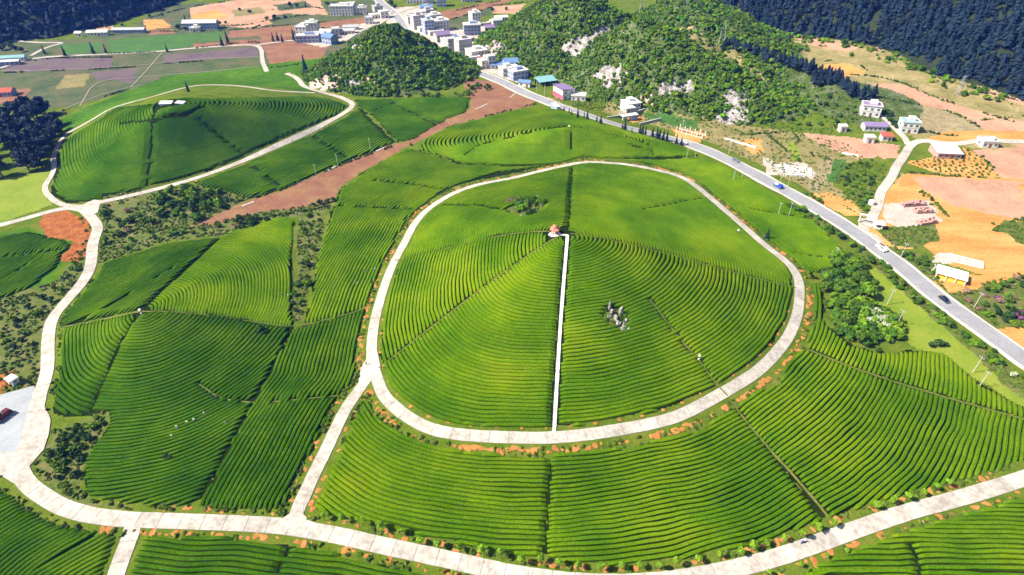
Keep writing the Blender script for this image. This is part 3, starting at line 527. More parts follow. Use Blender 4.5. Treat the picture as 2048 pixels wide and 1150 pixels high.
PLOTS = [  # polygon, row field, leaf colour, where it is
 ([(1135,468),(1108,900),(700,900),(735,752),(757,737),(925,605),(1050,515)],('hill',MAIN),'tea','on the front slope of the ring road hill, left of the white stone path',1),
 ([(1135,468),(1050,515),(925,605),(757,737),(700,740),(720,560),(790,522),(880,500),(1000,472)],('hill',MAIN),'tea','on the left flank of the ring road hill',1),
 ([(1135,468),(1000,472),(880,500),(790,522),(740,500),(900,320),(1146,300),(1145,335),(1140,400)],('hill',MAIN),'tea','behind the red pavilion at the rear left of the ring road hill',1),
 ([(1135,468),(1140,400),(1145,300),(1350,300),(1640,560),(1592,576),(1519,559),(1391,523),(1313,502),(1224,481)],('hill',MAIN),'tea','at the rear right of the ring road hill',1),
 ([(1135,468),(1224,481),(1313,502),(1391,523),(1519,559),(1650,585),(1650,720),(1400,920),(1108,900)],('hill',MAIN),'tea','on the front slope of the ring road hill, right of the white stone path',1),
 ([(735,790),(660,900),(612,1015),(650,1050),(900,1108),(1090,1145),(1105,882),(900,885),(800,850),(760,800)],('ring',),'tea','between the ring road and the bottom road, left of the dark ditch',0),
 ([(1105,885),(1090,1150),(1200,1156),(1370,1145),(1660,1062),(1530,890),(1465,805),(1300,862)],('ring',),'tea','between the ring road and the bottom road, right of the dark ditch',0),
 ([(1465,805),(1530,890),(1660,1058),(1900,988),(2048,935),(2120,908),(2190,884),(2048,838),(1901,798),(1794,766),(1700,734),(1607,694),(1550,730)],('ring',),'tea','on the broad slope right of the ring road',0),
 ([(1607,692),(1700,732),(1794,764),(1901,796),(2048,836),(2180,872),(2220,880),(2120,850),(2048,816),(1960,772),(1890,708),(1840,702),(1760,708),(1700,692),(1650,650),(1640,570),(1615,560),(1610,620)],('ring',),'tea','below the green thicket beside the yellow pasture',0),
 ([(1600,545),(1640,545),(1700,522),(1670,484),(1600,414),(1500,356),(1420,316),(1330,320),(1180,316),(1300,328),(1400,370),(1500,455),(1570,510)],('ring',),'tea','between the ring road and the highway',0),
 ([(1160,326),(1000,345),(890,380),(820,440),(770,540),(742,612),(670,638),(605,650),(622,600),(640,500),(668,420),(684,380),(740,337),(815,297),(835,302),(920,330),(1000,333),(1140,329)],('ring',),'tea','on the saddle left of the ring road',0),
 ([(589,657),(670,638),(742,612),(725,720),(640,880),(580,1030),(392,1028),(483,850),(552,722)],('line',[(800,470),(765,590),(738,700),(730,761),(690,822),(654,897),(610,988),(570,1080)]),'teadeep','left of the short link road',0),
 ([(440,476),(395,520),(288,622),(112,656),(125,625),(175,568),(197,542),(205,527),(330,488)],('line',[(100,668),(250,604),(430,490)]),'teadeep','on the upper left slope of the left hill',0),
 ([(440,476),(395,520),(284,624),(339,624),(443,633),(519,646),(586,655),(590,620),(582,540),(588,440),(560,430),(500,442)],('hill',LEFT),'tea','on the far side of the left hill',0),
 ([(284,624),(222,637),(112,656),(98,700),(86,792),(105,832),(180,832),(205,770),(240,690)],('hill',LEFT),'teadeep','on the left hill beside the left road',0),
 ([(284,624),(240,690),(205,770),(180,830),(215,826),(222,850),(170,920),(170,985),(240,1030),(391,1028),(483,850),(552,722),(586,657),(519,646),(443,633),(339,624)],('hill',LEFT),'teadeep','on the front slope of the left hill',0),
 ([(112,335),(118,300),(140,275),(200,240),(235,215),(310,208),(345,198),(420,198),(500,195),(600,193),(660,198),(697,212),(660,240),(580,278),(470,326),(391,352),(260,386),(185,402),(140,405),(100,385),(105,360)],('hill',LBACK),'teadeep','on the rear left hill with the pale summit hut',0),
 ([(720,215),(707,224),(690,237),(630,266),(545,304),(470,337),(391,366),(395,376),(500,396),(560,380),(620,355),(700,320),(790,285)],('line',[(720,205),(683,230),(586,279),(470,330),(313,379)]),'teadeep','between the rear left road and the red field',0),
 ([(700,200),(760,199),(860,195),(940,195),(930,225),(900,236),(870,252),(830,277),(795,285),(740,226)],('line',[(690,215),(730,225),(900,248)]),'teadeep','in front of the wooded cone hill',0),
 ([(835,300),(925,329),(1000,332),(1140,326),(1210,319),(1310,316),(1380,313),(1420,312),(1380,294),(1300,272),(1200,242),(1110,219),(1060,215),(1000,228),(900,253),(850,279)],('hill',RHILL),'tea','on the rear hill beside the highway',0),
 ([(-50,1010),(0,978),(100,1032),(180,1050),(250,1060),(222,1150),(200,1215),(-60,1215)],('line',[(40,1170),(80,1135),(230,1050)]),'teadeep','in the bottom left corner below the road',0),
 ([(292,1064),(400,1060),(500,1066),(600,1074),(700,1094),(860,1126),(1000,1154),(1010,1250),(225,1250),(252,1160)],('line',[(290,1056),(600,1072),(860,1120),(1020,1150)]),'teadeep','below the bottom road beside the white spur',0),
 ([(1640,1122),(1741,1067),(1830,1042),(1950,1008),(2048,988),(2120,964),(2340,886),(2340,1250),(1560,1250),(1600,1155)],('line',[(1500,1150),(1800,1140),(2150,1150)]),'tea','in the bottom right corner below the road',0),
 ([(-40,490),(0,474),(60,464),(128,480),(146,492),(116,530),(60,580),(0,612),(-40,630)],('line',[(-20,580),(60,530),(150,465)]),'teadeep','left of the left road below the red earth patch',0),
]
TEA_AREAS = [(w, atl(px), f, k) for px, f, k, w, ins in PLOTS]
ROCKS = [(at(1234,636), 3.9), (at(1054,415), 8.2), (at(1110,466), 3.6), (at(338,206), 9.0)]
SKIPZ = [atl(z[2]) for z in ZONES if z[0] in ('rough_ground','bare_soil','bare_field') and z[1] in ('weeds','rust','redsoil')]
ROWWORDS = ['in from ring road, left of white path','in from ring road, on its left flank','in from ring road, behind the pavilion','in from ring road, rear right slope','in from ring road, right of white path',
 'below ring road, left of the ditch','below ring road, right of the ditch','out from ring road, broad right slope','out from ring road, below the thicket','out from ring road, toward the highway','out from ring road, left saddle',
 'left of the short link road','up the far left slope of left hill','from the foot, back of left hill','from the foot, left hill beside road','from the foot, front of left hill','from the foot of the rear left hill','below the rear left road','below the wooded cone hill','from the foot of the rear hill','from the road, bottom left corner','below the bottom road by white spur','below the road, bottom right corner','left of the left road']
RINGP = np.asarray(RING)
def contour(g, mask, xs, ys):
    """rows = half-integer level lines of g, chained into polylines"""
    ny, nx = g.shape; out = []
    ok = mask[:-1, :-1] & mask[1:, :-1] & mask[:-1, 1:] & mask[1:, 1:]
    A, B, Cc, D = g[:-1, :-1], g[:-1, 1:], g[1:, 1:], g[1:, :-1]
    mn = np.minimum(np.minimum(A, B), np.minimum(Cc, D)); mx = np.maximum(np.maximum(A, B), np.maximum(Cc, D))
    if not ok.any(): return out
    for lv in np.arange(math.floor(mn[ok].min())+.5, mx[ok].max(), 1.0):
        J, I = np.nonzero(ok & (mn < lv) & (mx >= lv))
        if len(J) == 0: continue
        adj = {}; pts = {}
        for j, i in zip(J.tolist(), I.tolist()):
            a, b, c, d = g[j, i], g[j, i+1], g[j+1, i+1], g[j+1, i]; es = []
            for u, v, key, p, q in ((a, b, (0, j, i), (i, j), (1, 0)), (b, c, (1, j, i+1), (i+1, j), (0, 1)), (d, c, (0, j+1, i), (i, j+1), (1, 0)), (a, d, (1, j, i), (i, j), (0, 1))):
                if (u < lv) != (v < lv):
                    t = (lv-u)/(v-u); pts[key] = (p[0]+q[0]*t, p[1]+q[1]*t); es.append(key)
            if len(es) == 2:
                adj.setdefault(es[0], []).append(es[1]); adj.setdefault(es[1], []).append(es[0])
        seen = set()
        starts = [k for k in adj if len(adj[k]) == 1]+list(adj)
        for k in starts:
            if k in seen: continue
            ch = [k]; seen.add(k); cur = k
            while True:
                nx_ = [e for e in adj[cur] if e not in seen]
                if not nx_: break
                cur = nx_[0]; seen.add(cur); ch.append(cur)
            if len(ch) > 2:
                P = np.array([pts[e] for e in ch]); h = xs[1]-xs[0]
                out.append((lv, np.stack([xs[0]+P[:, 0]*h, ys[0]+P[:, 1]*h], 1)))
    return out
def hedge_arrays(P, wid, s):
    T = tangents(P); N = np.stack([-T[:, 1], T[:, 0]], 1); n = len(P)
    jit = RNG.uniform(-1, 1, (n, 5)); hgt = 1.0+.10*fbm(P[:, 0]/5, P[:, 1]/5, 61, 2)*2
    end = np.ones(n); end[0] = end[-1] = .35
    cols = []
    for k, (o, hh) in enumerate(((-.5, -.1), (-.47, .88), (0, 1.0), (.47, .88), (.5, -.1))):
        off = o*wid*(.55+.45*end)+jit[:, k]*.045
        q = P+N*off[:, None]
        cols.append(np.stack([q[:, 0], q[:, 1], H(P[:, 0]+N[:, 0]*o*wid, P[:, 1]+N[:, 1]*o*wid)+hgt*hh*end+jit[:, 4-k]*.05], 1))
    V = np.stack(cols, 1).reshape(-1, 3)
    i = (np.arange(n-1)*5)[:, None]+np.arange(4)[None, :]
    F = np.stack([i, i+1, i+6, i+5], -1).reshape(-1, 4)[:, ::-1]
    return V, F
def build_tea():
    rows = []; levels = {}; piece = {}
    gaps = [(atl(g), w) for g, w in GAPS]
    for pi, ((px, fld, mt, where, ins), (_, poly, _, _)) in enumerate(zip(PLOTS, TEA_AREAS)):
        c = poly.mean(0); far = c[1] > 290
        h = .8 if not far else .95
        x0, y0 = poly.min(0)-2; x1, y1 = poly.max(0)+2
        if fld[0] == 'hill' and fld[1] is MAIN: x0, y0 = RINGP.min(0)-2; x1, y1 = RINGP.max(0)+2
        xs = np.arange(x0, x1, h); ys = np.arange(y0, y1, h); X, Y = np.meshgrid(xs, ys)
        m = inside(X, Y, poly); dr = seg_dist(X, Y, RINGP, True); ir = inside(X, Y, RINGP)
        m &= (ir & (dr > 2.9)) if ins else ~ir & (dr > 5.4+fbm(X/9, Y/9, 3, 2)*3)
        for L, d in ((LROAD, 4.4), (LINK, 4.2), (UPM, 3.3), (WEST, 3.5), (HW, 8.5), (SPUR, 3.6), (PATH, 1.2), (UPL, 3.)):
            if ins and L is not PATH: continue
            bb = L[(L[:, 0] > x0-9) & (L[:, 0] < x1+9) & (L[:, 1] > y0-9) & (L[:, 1] < y1+9)]
            if len(bb) > 1: m &= seg_dist(X, Y, bb[::2] if len(bb) > 8 else bb) > d
        wob = fbm(X/7, Y/7, 91, 2)*.5
        for L, d in gaps:
            if (L[:, 0].max() < x0-3) or (L[:, 0].min() > x1+3) or (L[:, 1].max() < y0-3) or (L[:, 1].min() > y1+3): continue
            m &= seg_dist(X+wob, Y+wob, L) > max(d*.28, .22*h)
        for (p, r) in ROCKS: m &= np.hypot(X-p[0], Y-p[1]) > r*(1+fbm(X/5, Y/5, 7, 2)*.5)
        for Z in SKIPZ:
            if (Z[:, 0].max() < x0) or (Z[:, 0].min() > x1) or (Z[:, 1].max() < y0) or (Z[:, 1].min() > y1): continue
            m &= ~inside(X+fbm(X/6, Y/6, 41, 2)*3, Y+fbm(X/6, Y/6, 43, 2)*3, Z)
        if not m.any(): continue
        sp = 1.42 if not far else 2.05
        if fld[0] == 'hill':
            r = fld[1].rho(X, Y); rad = np.hypot(X-fld[1].c[0], Y-fld[1].c[1]); k = (rad[m]/np.maximum(r[m], .05)).mean(); phi = r*k
        elif fld[0] == 'ring': phi = dr
        else: phi = seg_dist(X, Y, smooth_line(atl(fld[1]), 4))
        phi = phi+fbm(X/14, Y/14, 15+pi, 2)*1.6+fbm(X/4, Y/4, 25+pi, 1)*.22
        for lv, P in contour(phi/sp, m, xs, ys):
            s = np.hypot(*np.diff(P, axis=0).T).sum()
            if s < 3.0: continue
            for e0, e1 in ((0, 2), (-1, -3)):
                t_ = P[e0]-P[e1]; P[e0] = P[e0]+t_/max(np.hypot(*t_), .1)*.34
            P[1:-1] = .5*P[1:-1]+.25*(P[:-2]+P[2:])
            st = 1.5 if c[1] < 200 else (1.9 if not far else 2.8)
            cs = np.r_[0, np.cumsum(np.hypot(*np.diff(P, axis=0).T))]; n = max(3, int(s/st)+1); q = np.linspace(0, cs[-1], n)
            P = np.stack([np.interp(q, cs, P[:, 0]), np.interp(q, cs, P[:, 1])], 1)
            u, v, f = project(P[:, 0], P[:, 1], H(P[:, 0], P[:, 1]))
            vis = (u > -10) & (u < 2058) & (v > -5) & (v < 1155)
            size = (np.hypot(np.diff(u), np.diff(v))*vis[1:]*FPX/f[1:]).sum()
            rows.append((size, P, sp*.745, mt, pi, lv)); levels.setdefault(pi, set()).add(lv); piece.setdefault((pi, lv), []).append(float(u.mean()))
    rows.sort(key=lambda r: -r[0])
    big = rows[:300]; rest = rows[300:]; cnt = {}
    for size, P, w, mt, pi, lv in big:
        V, F = hedge_arrays(P, w, pi); where = PLOTS[pi][3]; hill = PLOTS[pi][1][0] == 'hill'
        k = sorted(levels[pi], reverse=hill).index(lv)+1; pc = sorted(piece[(pi, lv)]); u = float(project(P[:, 0], P[:, 1], H(P[:, 0], P[:, 1]))[0].mean())
        j = int(np.argmin([abs(q-u) for q in pc])); side = '' if len(pc) == 1 else (', left piece' if j == 0 else ', right piece' if j == len(pc)-1 else ', middle piece' if len(pc) == 3 else ', %s piece' % ordinal(j+1))
        o = link('tea_hedge', fast_mesh('tea_hedge', V, F, M[mt]))
        tag(o, 'tea hedge, %s row %s%s' % (ordinal(k), ROWWORDS[pi], side), 'tea hedge', 'tea hedges '+where); cnt[pi] = cnt.get(pi, 0)+1
    Vs, Fs, mi, n = [], [], [], 0
    for size, P, w, mt, pi, lv in rest:
        V, F = hedge_arrays(P, w, pi); Vs.append(V); Fs.append(F+n); n += len(V); mi.append(np.full(len(F), 0 if mt == 'tea' else 1))
    o = link('tea_hedges', fast_mesh('tea_hedges', np.vstack(Vs), np.vstack(Fs), [M['tea'], M['teadeep']], np.concatenate(mi)))
    tag(o, 'smaller and farther clipped tea hedges covering all the hills in close rows', 'tea hedges', kind='stuff')
    print('tea rows', len(rows), 'len', sum(len(r[1]) for r in rows), 'hedge verts', n, cnt)
# ------------------------------------------------------------------ vegetation
def leafmat(name, c1, c2, c3, rnd=.28): return mat(name, c1, c2, c3, .35, 2.2, rough=.7, rnd=rnd, bump=.25, contrast=.2)
M['leaf'] = leafmat('broad_leaves', (.028,.068,.005), (.052,.112,.007), (.090,.155,.010))
M['leafy'] = leafmat('fresh_leaves', (.06,.13,.004), (.10,.19,.006), (.15,.24,.010), .16)
M['sap'] = leafmat('sapling_leaves', (.10,.19,.006), (.15,.27,.010), (.20,.32,.018), .12)
M['leafd'] = leafmat('dark_leaves', (.012,.034,.006), (.022,.056,.008), (.040,.080,.012), .3)
M['leafk'] = leafmat('hill_leaves', (.048,.11,.003), (.095,.18,.005), (.15,.235,.008), .45)
M['pine'] = leafmat('haze_blue_needles', (.005,.013,.021), (.009,.022,.034), (.015,.033,.046), .25)  # needles tinted blue, distance haze painted into their colour
M['weed'] = leafmat('weed_leaves', (.05,.09,.008), (.085,.125,.014), (.14,.14,.03), .35)
M['flower'] = leafmat('white_blossom', (.08,.13,.03), (.4,.42,.3), (.6,.6,.5), .1)
M['purplef'] = leafmat('purple_blossom', (.05,.03,.05), (.16,.05,.14), (.24,.08,.2), .1)
M['dry'] = leafmat('dry_twigs', (.13,.075,.055), (.24,.14,.10), (.32,.2,.15), .15)
M['bark'] = mat('bark', (.06,.045,.03), (.10,.075,.05), None, 1, 5)
def ico(sub):
    bm = bmesh.new(); bmesh.ops.create_icosphere(bm, subdivisions=sub, radius=1)
    V = np.array([v.co[:] for v in bm.verts]); F = np.array([[v.index for v in f.verts] for f in bm.faces]); bm.free(); return V, F
ICO1, ICO2 = ico(1), ico(2)
def rnd_dirs(n, up=.0):
    d = RNG.normal(size=(n, 3)); d /= np.linalg.norm(d, axis=1)[:, None]
    if up: d[:, 2] = np.where(d[:, 2] < -.25, -d[:, 2], d[:, 2])
    return d
def quads(C, N, s, asp=1.0):
    """bent leaf clumps: one quad per centre, facing N"""
    n = len(C); r = rnd_dirs(n); U = np.cross(N, r); U /= np.linalg.norm(U, axis=1)[:, None]+1e-9; Vv = np.cross(N, U)
    s = np.asarray(s)[:, None]; j = RNG.uniform(.6, 1.25, (n, 4, 1))
    P = np.stack([C-U*s-Vv*s*asp, C+U*s-Vv*s*asp, C+U*s+Vv*s*asp, C-U*s+Vv*s*asp], 1)
    P = C[:, None]+(P-C[:, None])*j
    return P.reshape(-1, 3), np.arange(n*4).reshape(n, 4)
def tri2quad(F): return np.hstack([F, F[:, :1]*0+F[:, 2:3]])
def mesh_mixed(name, parts, mats):
    """parts: list of (V, F(3 or 4), material index)"""
    me = bpy.data.meshes.new(name); V = []; faces = []; mi = []; n = 0
    for v, f, k in parts:
        V.append(v); faces += [tuple(int(i)+n for i in q) for q in f]; mi += [k]*len(f); n += len(v)
    me.from_pydata(np.vstack(V).tolist(), [], faces)
    for m in mats: me.materials.append(m)
    me.polygons.foreach_set('material_index', mi); me.update(); return me
def crown_parts(nl, rx, rz, cz, leaf, lobes=5, core=True):
    """an uneven crown: several lobes, each a rough core with leaf clumps standing off it"""
    P = []; cent = np.zeros((lobes, 3)); rad = RNG.uniform(.45, .72, lobes)
    a = RNG.uniform(0, 6.28, lobes); q = RNG.uniform(.15, .62, lobes)
    cent[:, 0] = np.cos(a)*q; cent[:, 1] = np.sin(a)*q; cent[:, 2] = RNG.uniform(-.35, .5, lobes); cent[0] = (0, 0, .1); rad[0] = .7
    for c, r in zip(cent, rad):
        if core:
            V, F = ICO1; v = V*(r*.78)*(1+RNG.uniform(-.22, .22, (len(V), 1)))+c
            P.append((v*np.array([rx, rx, rz])+np.array([0, 0, cz]), F, 0))
        n = int(nl/lobes); d = rnd_dirs(n, 1); C = c+d*(r*RNG.uniform(.72, 1.08, (n, 1)))
        C = C*np.array([rx, rx, rz])+np.array([0, 0, cz]); N = d+RNG.normal(size=(n, 3))*.55; N /= np.linalg.norm(N, axis=1)[:, None]
        v, f = quads(C, N, RNG.uniform(.6, 1.25, n)*leaf); P.append((v, f, 0))
    return P
def conifer_parts(h, r, tiers=7, per=9, base=.12):
    P = []
    n = 10; ring = []
    zz = np.linspace(base*h, h, 6); V = []; F = []
    for i, z in enumerate(zz):
        rr = r*.62*(1-i/5.2); a = np.linspace(0, 6.283, n, endpoint=False)
        V.append(np.stack([np.cos(a)*rr*RNG.uniform(.8, 1.2, n), np.sin(a)*rr*RNG.uniform(.8, 1.2, n), np.full(n, z)], 1))
    for i in range(5):
        for k in range(n): F.append((i*n+k, i*n+(k+1) % n, (i+1)*n+(k+1) % n, (i+1)*n+k))
    P.append((np.vstack(V), F, 0))
    C = []; N = []; S = []
    for t in range(tiers):
        z = h*(base+(1-base)*(t+.3)/tiers); rr = r*(1-(t/tiers)**1.15)
        for k in range(max(4, int(per*(1-t/tiers*.5)))):
            a = random.uniform(0, 6.283); q = rr*random.uniform(.55, 1.05)
            C.append((math.cos(a)*q, math.sin(a)*q, z+random.uniform(-.3, .3)*h/tiers)); N.append((math.cos(a)*.6, math.sin(a)*.6, random.uniform(.3, 1))); S.append(r*random.uniform(.22, .4)*(1-t/tiers*.55))
    N = np.array(N); N /= np.linalg.norm(N, axis=1)[:, None]
    v, f = quads(np.array(C), N, S); P.append((v, f, 0)); return P
def tube(pts, rad, n=6):
    pts = np.asarray(pts, float); V = []; F = []
    for i, p in enumerate(pts):
        t = pts[min(i+1, len(pts)-1)]-pts[max(i-1, 0)]; t = t/np.linalg.norm(t)
        u = np.cross(t, (0.3, 1, .1)); u /= np.linalg.norm(u); w = np.cross(t, u); a = np.linspace(0, 6.283, n, endpoint=False)
        V.append(p+(np.outer(np.cos(a), u)+np.outer(np.sin(a), w))*rad[i])
    for i in range(len(pts)-1):
        for k in range(n): F.append((i*n+k, i*n+(k+1) % n, (i+1)*n+(k+1) % n, (i+1)*n+k))
    V = np.vstack(V); m = len(V); V = np.vstack([V, pts[-1:]])
    F += [((len(pts)-1)*n+k, (len(pts)-1)*n+(k+1) % n, m, m) for k in range(n)]
    F = [f if f[2] != f[3] else f[:3] for f in F]
    return V, F
def trunk_mesh(name, h, r, limbs=3, reach=.9):
    parts = []; V, F = tube([(0,0,-.4), (.04*h,.0,h*.35), (.0,.03*h,h*.7), (.02,0,h)], [r*1.25, r, r*.75, r*.45]); parts.append((V, F))
    for i in range(limbs):
        a = i*2.1+random.uniform(-.4, .4); z = h*random.uniform(.45, .75)
        V, F = tube([(0,0,z), (math.cos(a)*reach*.5, math.sin(a)*reach*.5, z+h*.18), (math.cos(a)*reach, math.sin(a)*reach, z+h*.42)], [r*.55, r*.4, r*.2], 5); parts.append((V, F))
    me = bpy.data.meshes.new(name); vs, fs, n = [], [], 0
    for V, F in parts: vs += V.tolist(); fs += [tuple(i+n for i in f) for f in F]; n += len(V)
    me.from_pydata(vs, [], fs); me.materials.append(M['bark']); me.update(); return me
PROTO = {}
def plant_proto(key, name, cat, crown, trunk=None):
    """a thing with a trunk and a crown, kept unlinked and copied wherever it grows"""
    PROTO.setdefault(key, []).append((name, cat, crown, trunk))
def make_protos():
    for s in range(4):
        for key, m in (('shrub','leaf'), ('fresh','leafy'), ('dark','leafd'), ('grove','leaff')):
            plant_proto(key, 'shrub', 'shrub', mesh_mixed('crown', crown_parts(190, 1.0, .85, .7, .17, 6), [M[m]]), trunk_mesh('trunk', .8, .09, 3, .5))
            plant_proto(key+'tree', 'broadleaf_tree', 'tree', mesh_mixed('crown', crown_parts(300, 1.0, .8, 1.35, .13, 8), [M[m]]), trunk_mesh('trunk', 1.3, .09, 4, .55))
        plant_proto('pine', 'pine_tree', 'pine tree', mesh_mixed('crown', conifer_parts(2.6, .72, 8, 13, .25), [M['pine']]), trunk_mesh('trunk', 1.4, .06, 0))
        plant_proto('cypress', 'cypress_tree', 'cypress', mesh_mixed('crown', conifer_parts(3.0, .55, 9, 12, .06), [M['pine']]), trunk_mesh('trunk', .8, .07, 0))
        plant_proto('sapling', 'young_tree', 'young tree', mesh_mixed('crown', crown_parts(120, .95, .8, 2.2, .18, 5, True), [M['sap']]), trunk_mesh('trunk', 2.3, .06, 4, .5))
        plant_proto('stick', 'bare_sapling', 'sapling', mesh_mixed('crown', [tube([(0,0,1.5), (math.cos(s+i*1.7)*.3, math.sin(s+i*1.7)*.3, 2.0+.1*i), (math.cos(s+i*1.7)*.5, math.sin(s+i*1.7)*.5, 2.4+.1*i)], [.035,.025,.012], 4)+(0,) for i in range(5)], [M['bark']]), trunk_mesh('trunk', 1.8, .045, 0))
        plant_proto('flower', 'flowering_shrub', 'shrub', mesh_mixed('crown', [(v, f, 0 if i % 2 == 0 else 1) for i, (v, f, k) in enumerate(crown_parts(200, 1.0, .75, .6, .14, 6))], [M['leaf'], M['flower']]), trunk_mesh('trunk', .7, .08, 3, .5))
        plant_proto('purple', 'flowering_shrub', 'shrub', mesh_mixed('crown', [(v, f, 0 if i % 2 == 0 else 1) for i, (v, f, k) in enumerate(crown_parts(200, 1.0, .6, .5, .14, 6))], [M['leaf'], M['purplef']]), trunk_mesh('trunk', .6, .08, 3, .5))
        plant_proto('dry', 'dry_shrub', 'shrub', mesh_mixed('crown', crown_parts(220, 1.0, .6, .5, .11, 6, False), [M['dry']]), trunk_mesh('trunk', .6, .08, 4, .5))
        plant_proto('bushlet', 'field_shrub', 'shrub', mesh_mixed('crown', crown_parts(36, 1.0, .8, .5, .3, 3), [M['leaf']]))
def plant(key, p, size, label, group=None, zs=1.0, name=None):
    nm, cat, crown, trunk = random.choice(PROTO[key]); nm = name or nm
    z = float(H(p[0], p[1])); rz = random.uniform(0, 6.28)
    if trunk is None:
        o = link(nm, crown); o.location = (p[0], p[1], z); o.rotation_euler = (0, 0, rz); o.scale = (size, size, size*zs)
    else:
        o = empty(nm, (p[0], p[1], z), rz); o.scale = (size*random.uniform(.9, 1.12), size*random.uniform(.9, 1.12), size*zs*random.uniform(.9, 1.1))
        link('trunk', trunk, o); link('crown', crown, o)
    return tag(o, label, cat, group)
def fill(poly_px, n, mind, tries=4000, seed=0):
    """n scattered points inside an outline, at least mind metres apart"""
    P = atl(poly_px); r = random.Random(seed); out = []
    x0, y0 = P.min(0); x1, y1 = P.max(0)
    for _ in range(tries):
        x, y = r.uniform(x0, x1), r.uniform(y0, y1)
        if not bool(inside(np.array([x]), np.array([y]), P)[0]): continue
        if any((x-a)**2+(y-b)**2 < mind*mind for a, b in out): continue
        if any(float(seg_dist(np.array([x]), np.array([y]), L[::2])[0]) < d for L, d in ((LROAD, 4.0), (UPM, 3.8), (EAST, 3.6), (HW, 6.6), (WEST, 3.4))): continue
        out.append((x, y))
        if len(out) >= n: break
    return out
def scatter(name, pts, scl, protos, label, cat, pick=None):
    pts = np.asarray(pts, float); n = len(pts)
    me = bpy.data.meshes.new(name); me.vertices.add(n); me.vertices.foreach_set('co', pts.astype(np.float32).ravel())
    me.attributes.new('scl', 'FLOAT', 'POINT').data.foreach_set('value', np.asarray(scl, np.float32))
    me.attributes.new('rz', 'FLOAT', 'POINT').data.foreach_set('value', RNG.uniform(0, 6.28, n).astype(np.float32))
    me.attributes.new('pick', 'INT', 'POINT').data.foreach_set('value', (RNG.integers(0, len(protos), n) if pick is None else pick).astype(np.int32))
    o = tag(link(name, me), label, cat, kind='stuff')
    col = bpy.data.collections.new(name+'_kinds')
    for i, (pm) in enumerate(protos): col.objects.link(bpy.data.objects.new('%s_kind_%02d' % (name, i), pm))
    ng = bpy.data.node_groups.new(name, 'GeometryNodeTree')
    ng.interface.new_socket('Geometry', in_out='INPUT', socket_type='NodeSocketGeometry'); ng.interface.new_socket('Geometry', in_out='OUTPUT', socket_type='NodeSocketGeometry')
    N = ng.nodes.new; L = ng.links.new
    gi, go = N('NodeGroupInput'), N('NodeGroupOutput'); mp = N('GeometryNodeMeshToPoints'); ip = N('GeometryNodeInstanceOnPoints'); ci = N('GeometryNodeCollectionInfo')
    ci.inputs['Collection'].default_value = col; ci.inputs['Separate Children'].default_value = True; ci.inputs['Reset Children'].default_value = True
    def attr(nm, ty):
        a = N('GeometryNodeInputNamedAttribute'); a.data_type = ty; a.inputs['Name'].default_value = nm; return a.outputs['Attribute']
    cx = N('ShaderNodeCombineXYZ'); L(attr('rz', 'FLOAT'), cx.inputs[2]); sx = N('ShaderNodeCombineXYZ'); sa = attr('scl', 'FLOAT')
    for i in range(3): L(sa, sx.inputs[i])
    L(gi.outputs[0], mp.inputs['Mesh']); L(mp.outputs[0], ip.inputs['Points']); L(ci.outputs[0], ip.inputs['Instance'])
    ip.inputs['Pick Instance'].default_value = True; L(attr('pick', 'INT'), ip.inputs['Instance Index']); L(cx.outputs[0], ip.inputs['Rotation']); L(sx.outputs[0], ip.inputs['Scale'])
    L(ip.outputs[0], go.inputs[0])
    md = o.modifiers.new('growth', 'NODES'); md.node_group = ng
    return o
def hill_points(n, box, accept, mind, seed):
    r = np.random.default_rng(seed); X = r.uniform(box[0], box[1], n*3); Y = r.uniform(box[2], box[3], n*3); m = accept(X, Y); X, Y = X[m][:n], Y[m][:n]
    key = np.stack([np.floor(X/mind), np.floor(Y/mind)], 1); _, u = np.unique(key, axis=0, return_index=True)
    X, Y = X[u], Y[u]; return np.stack([X, Y, H(X, Y)-.2], 1)
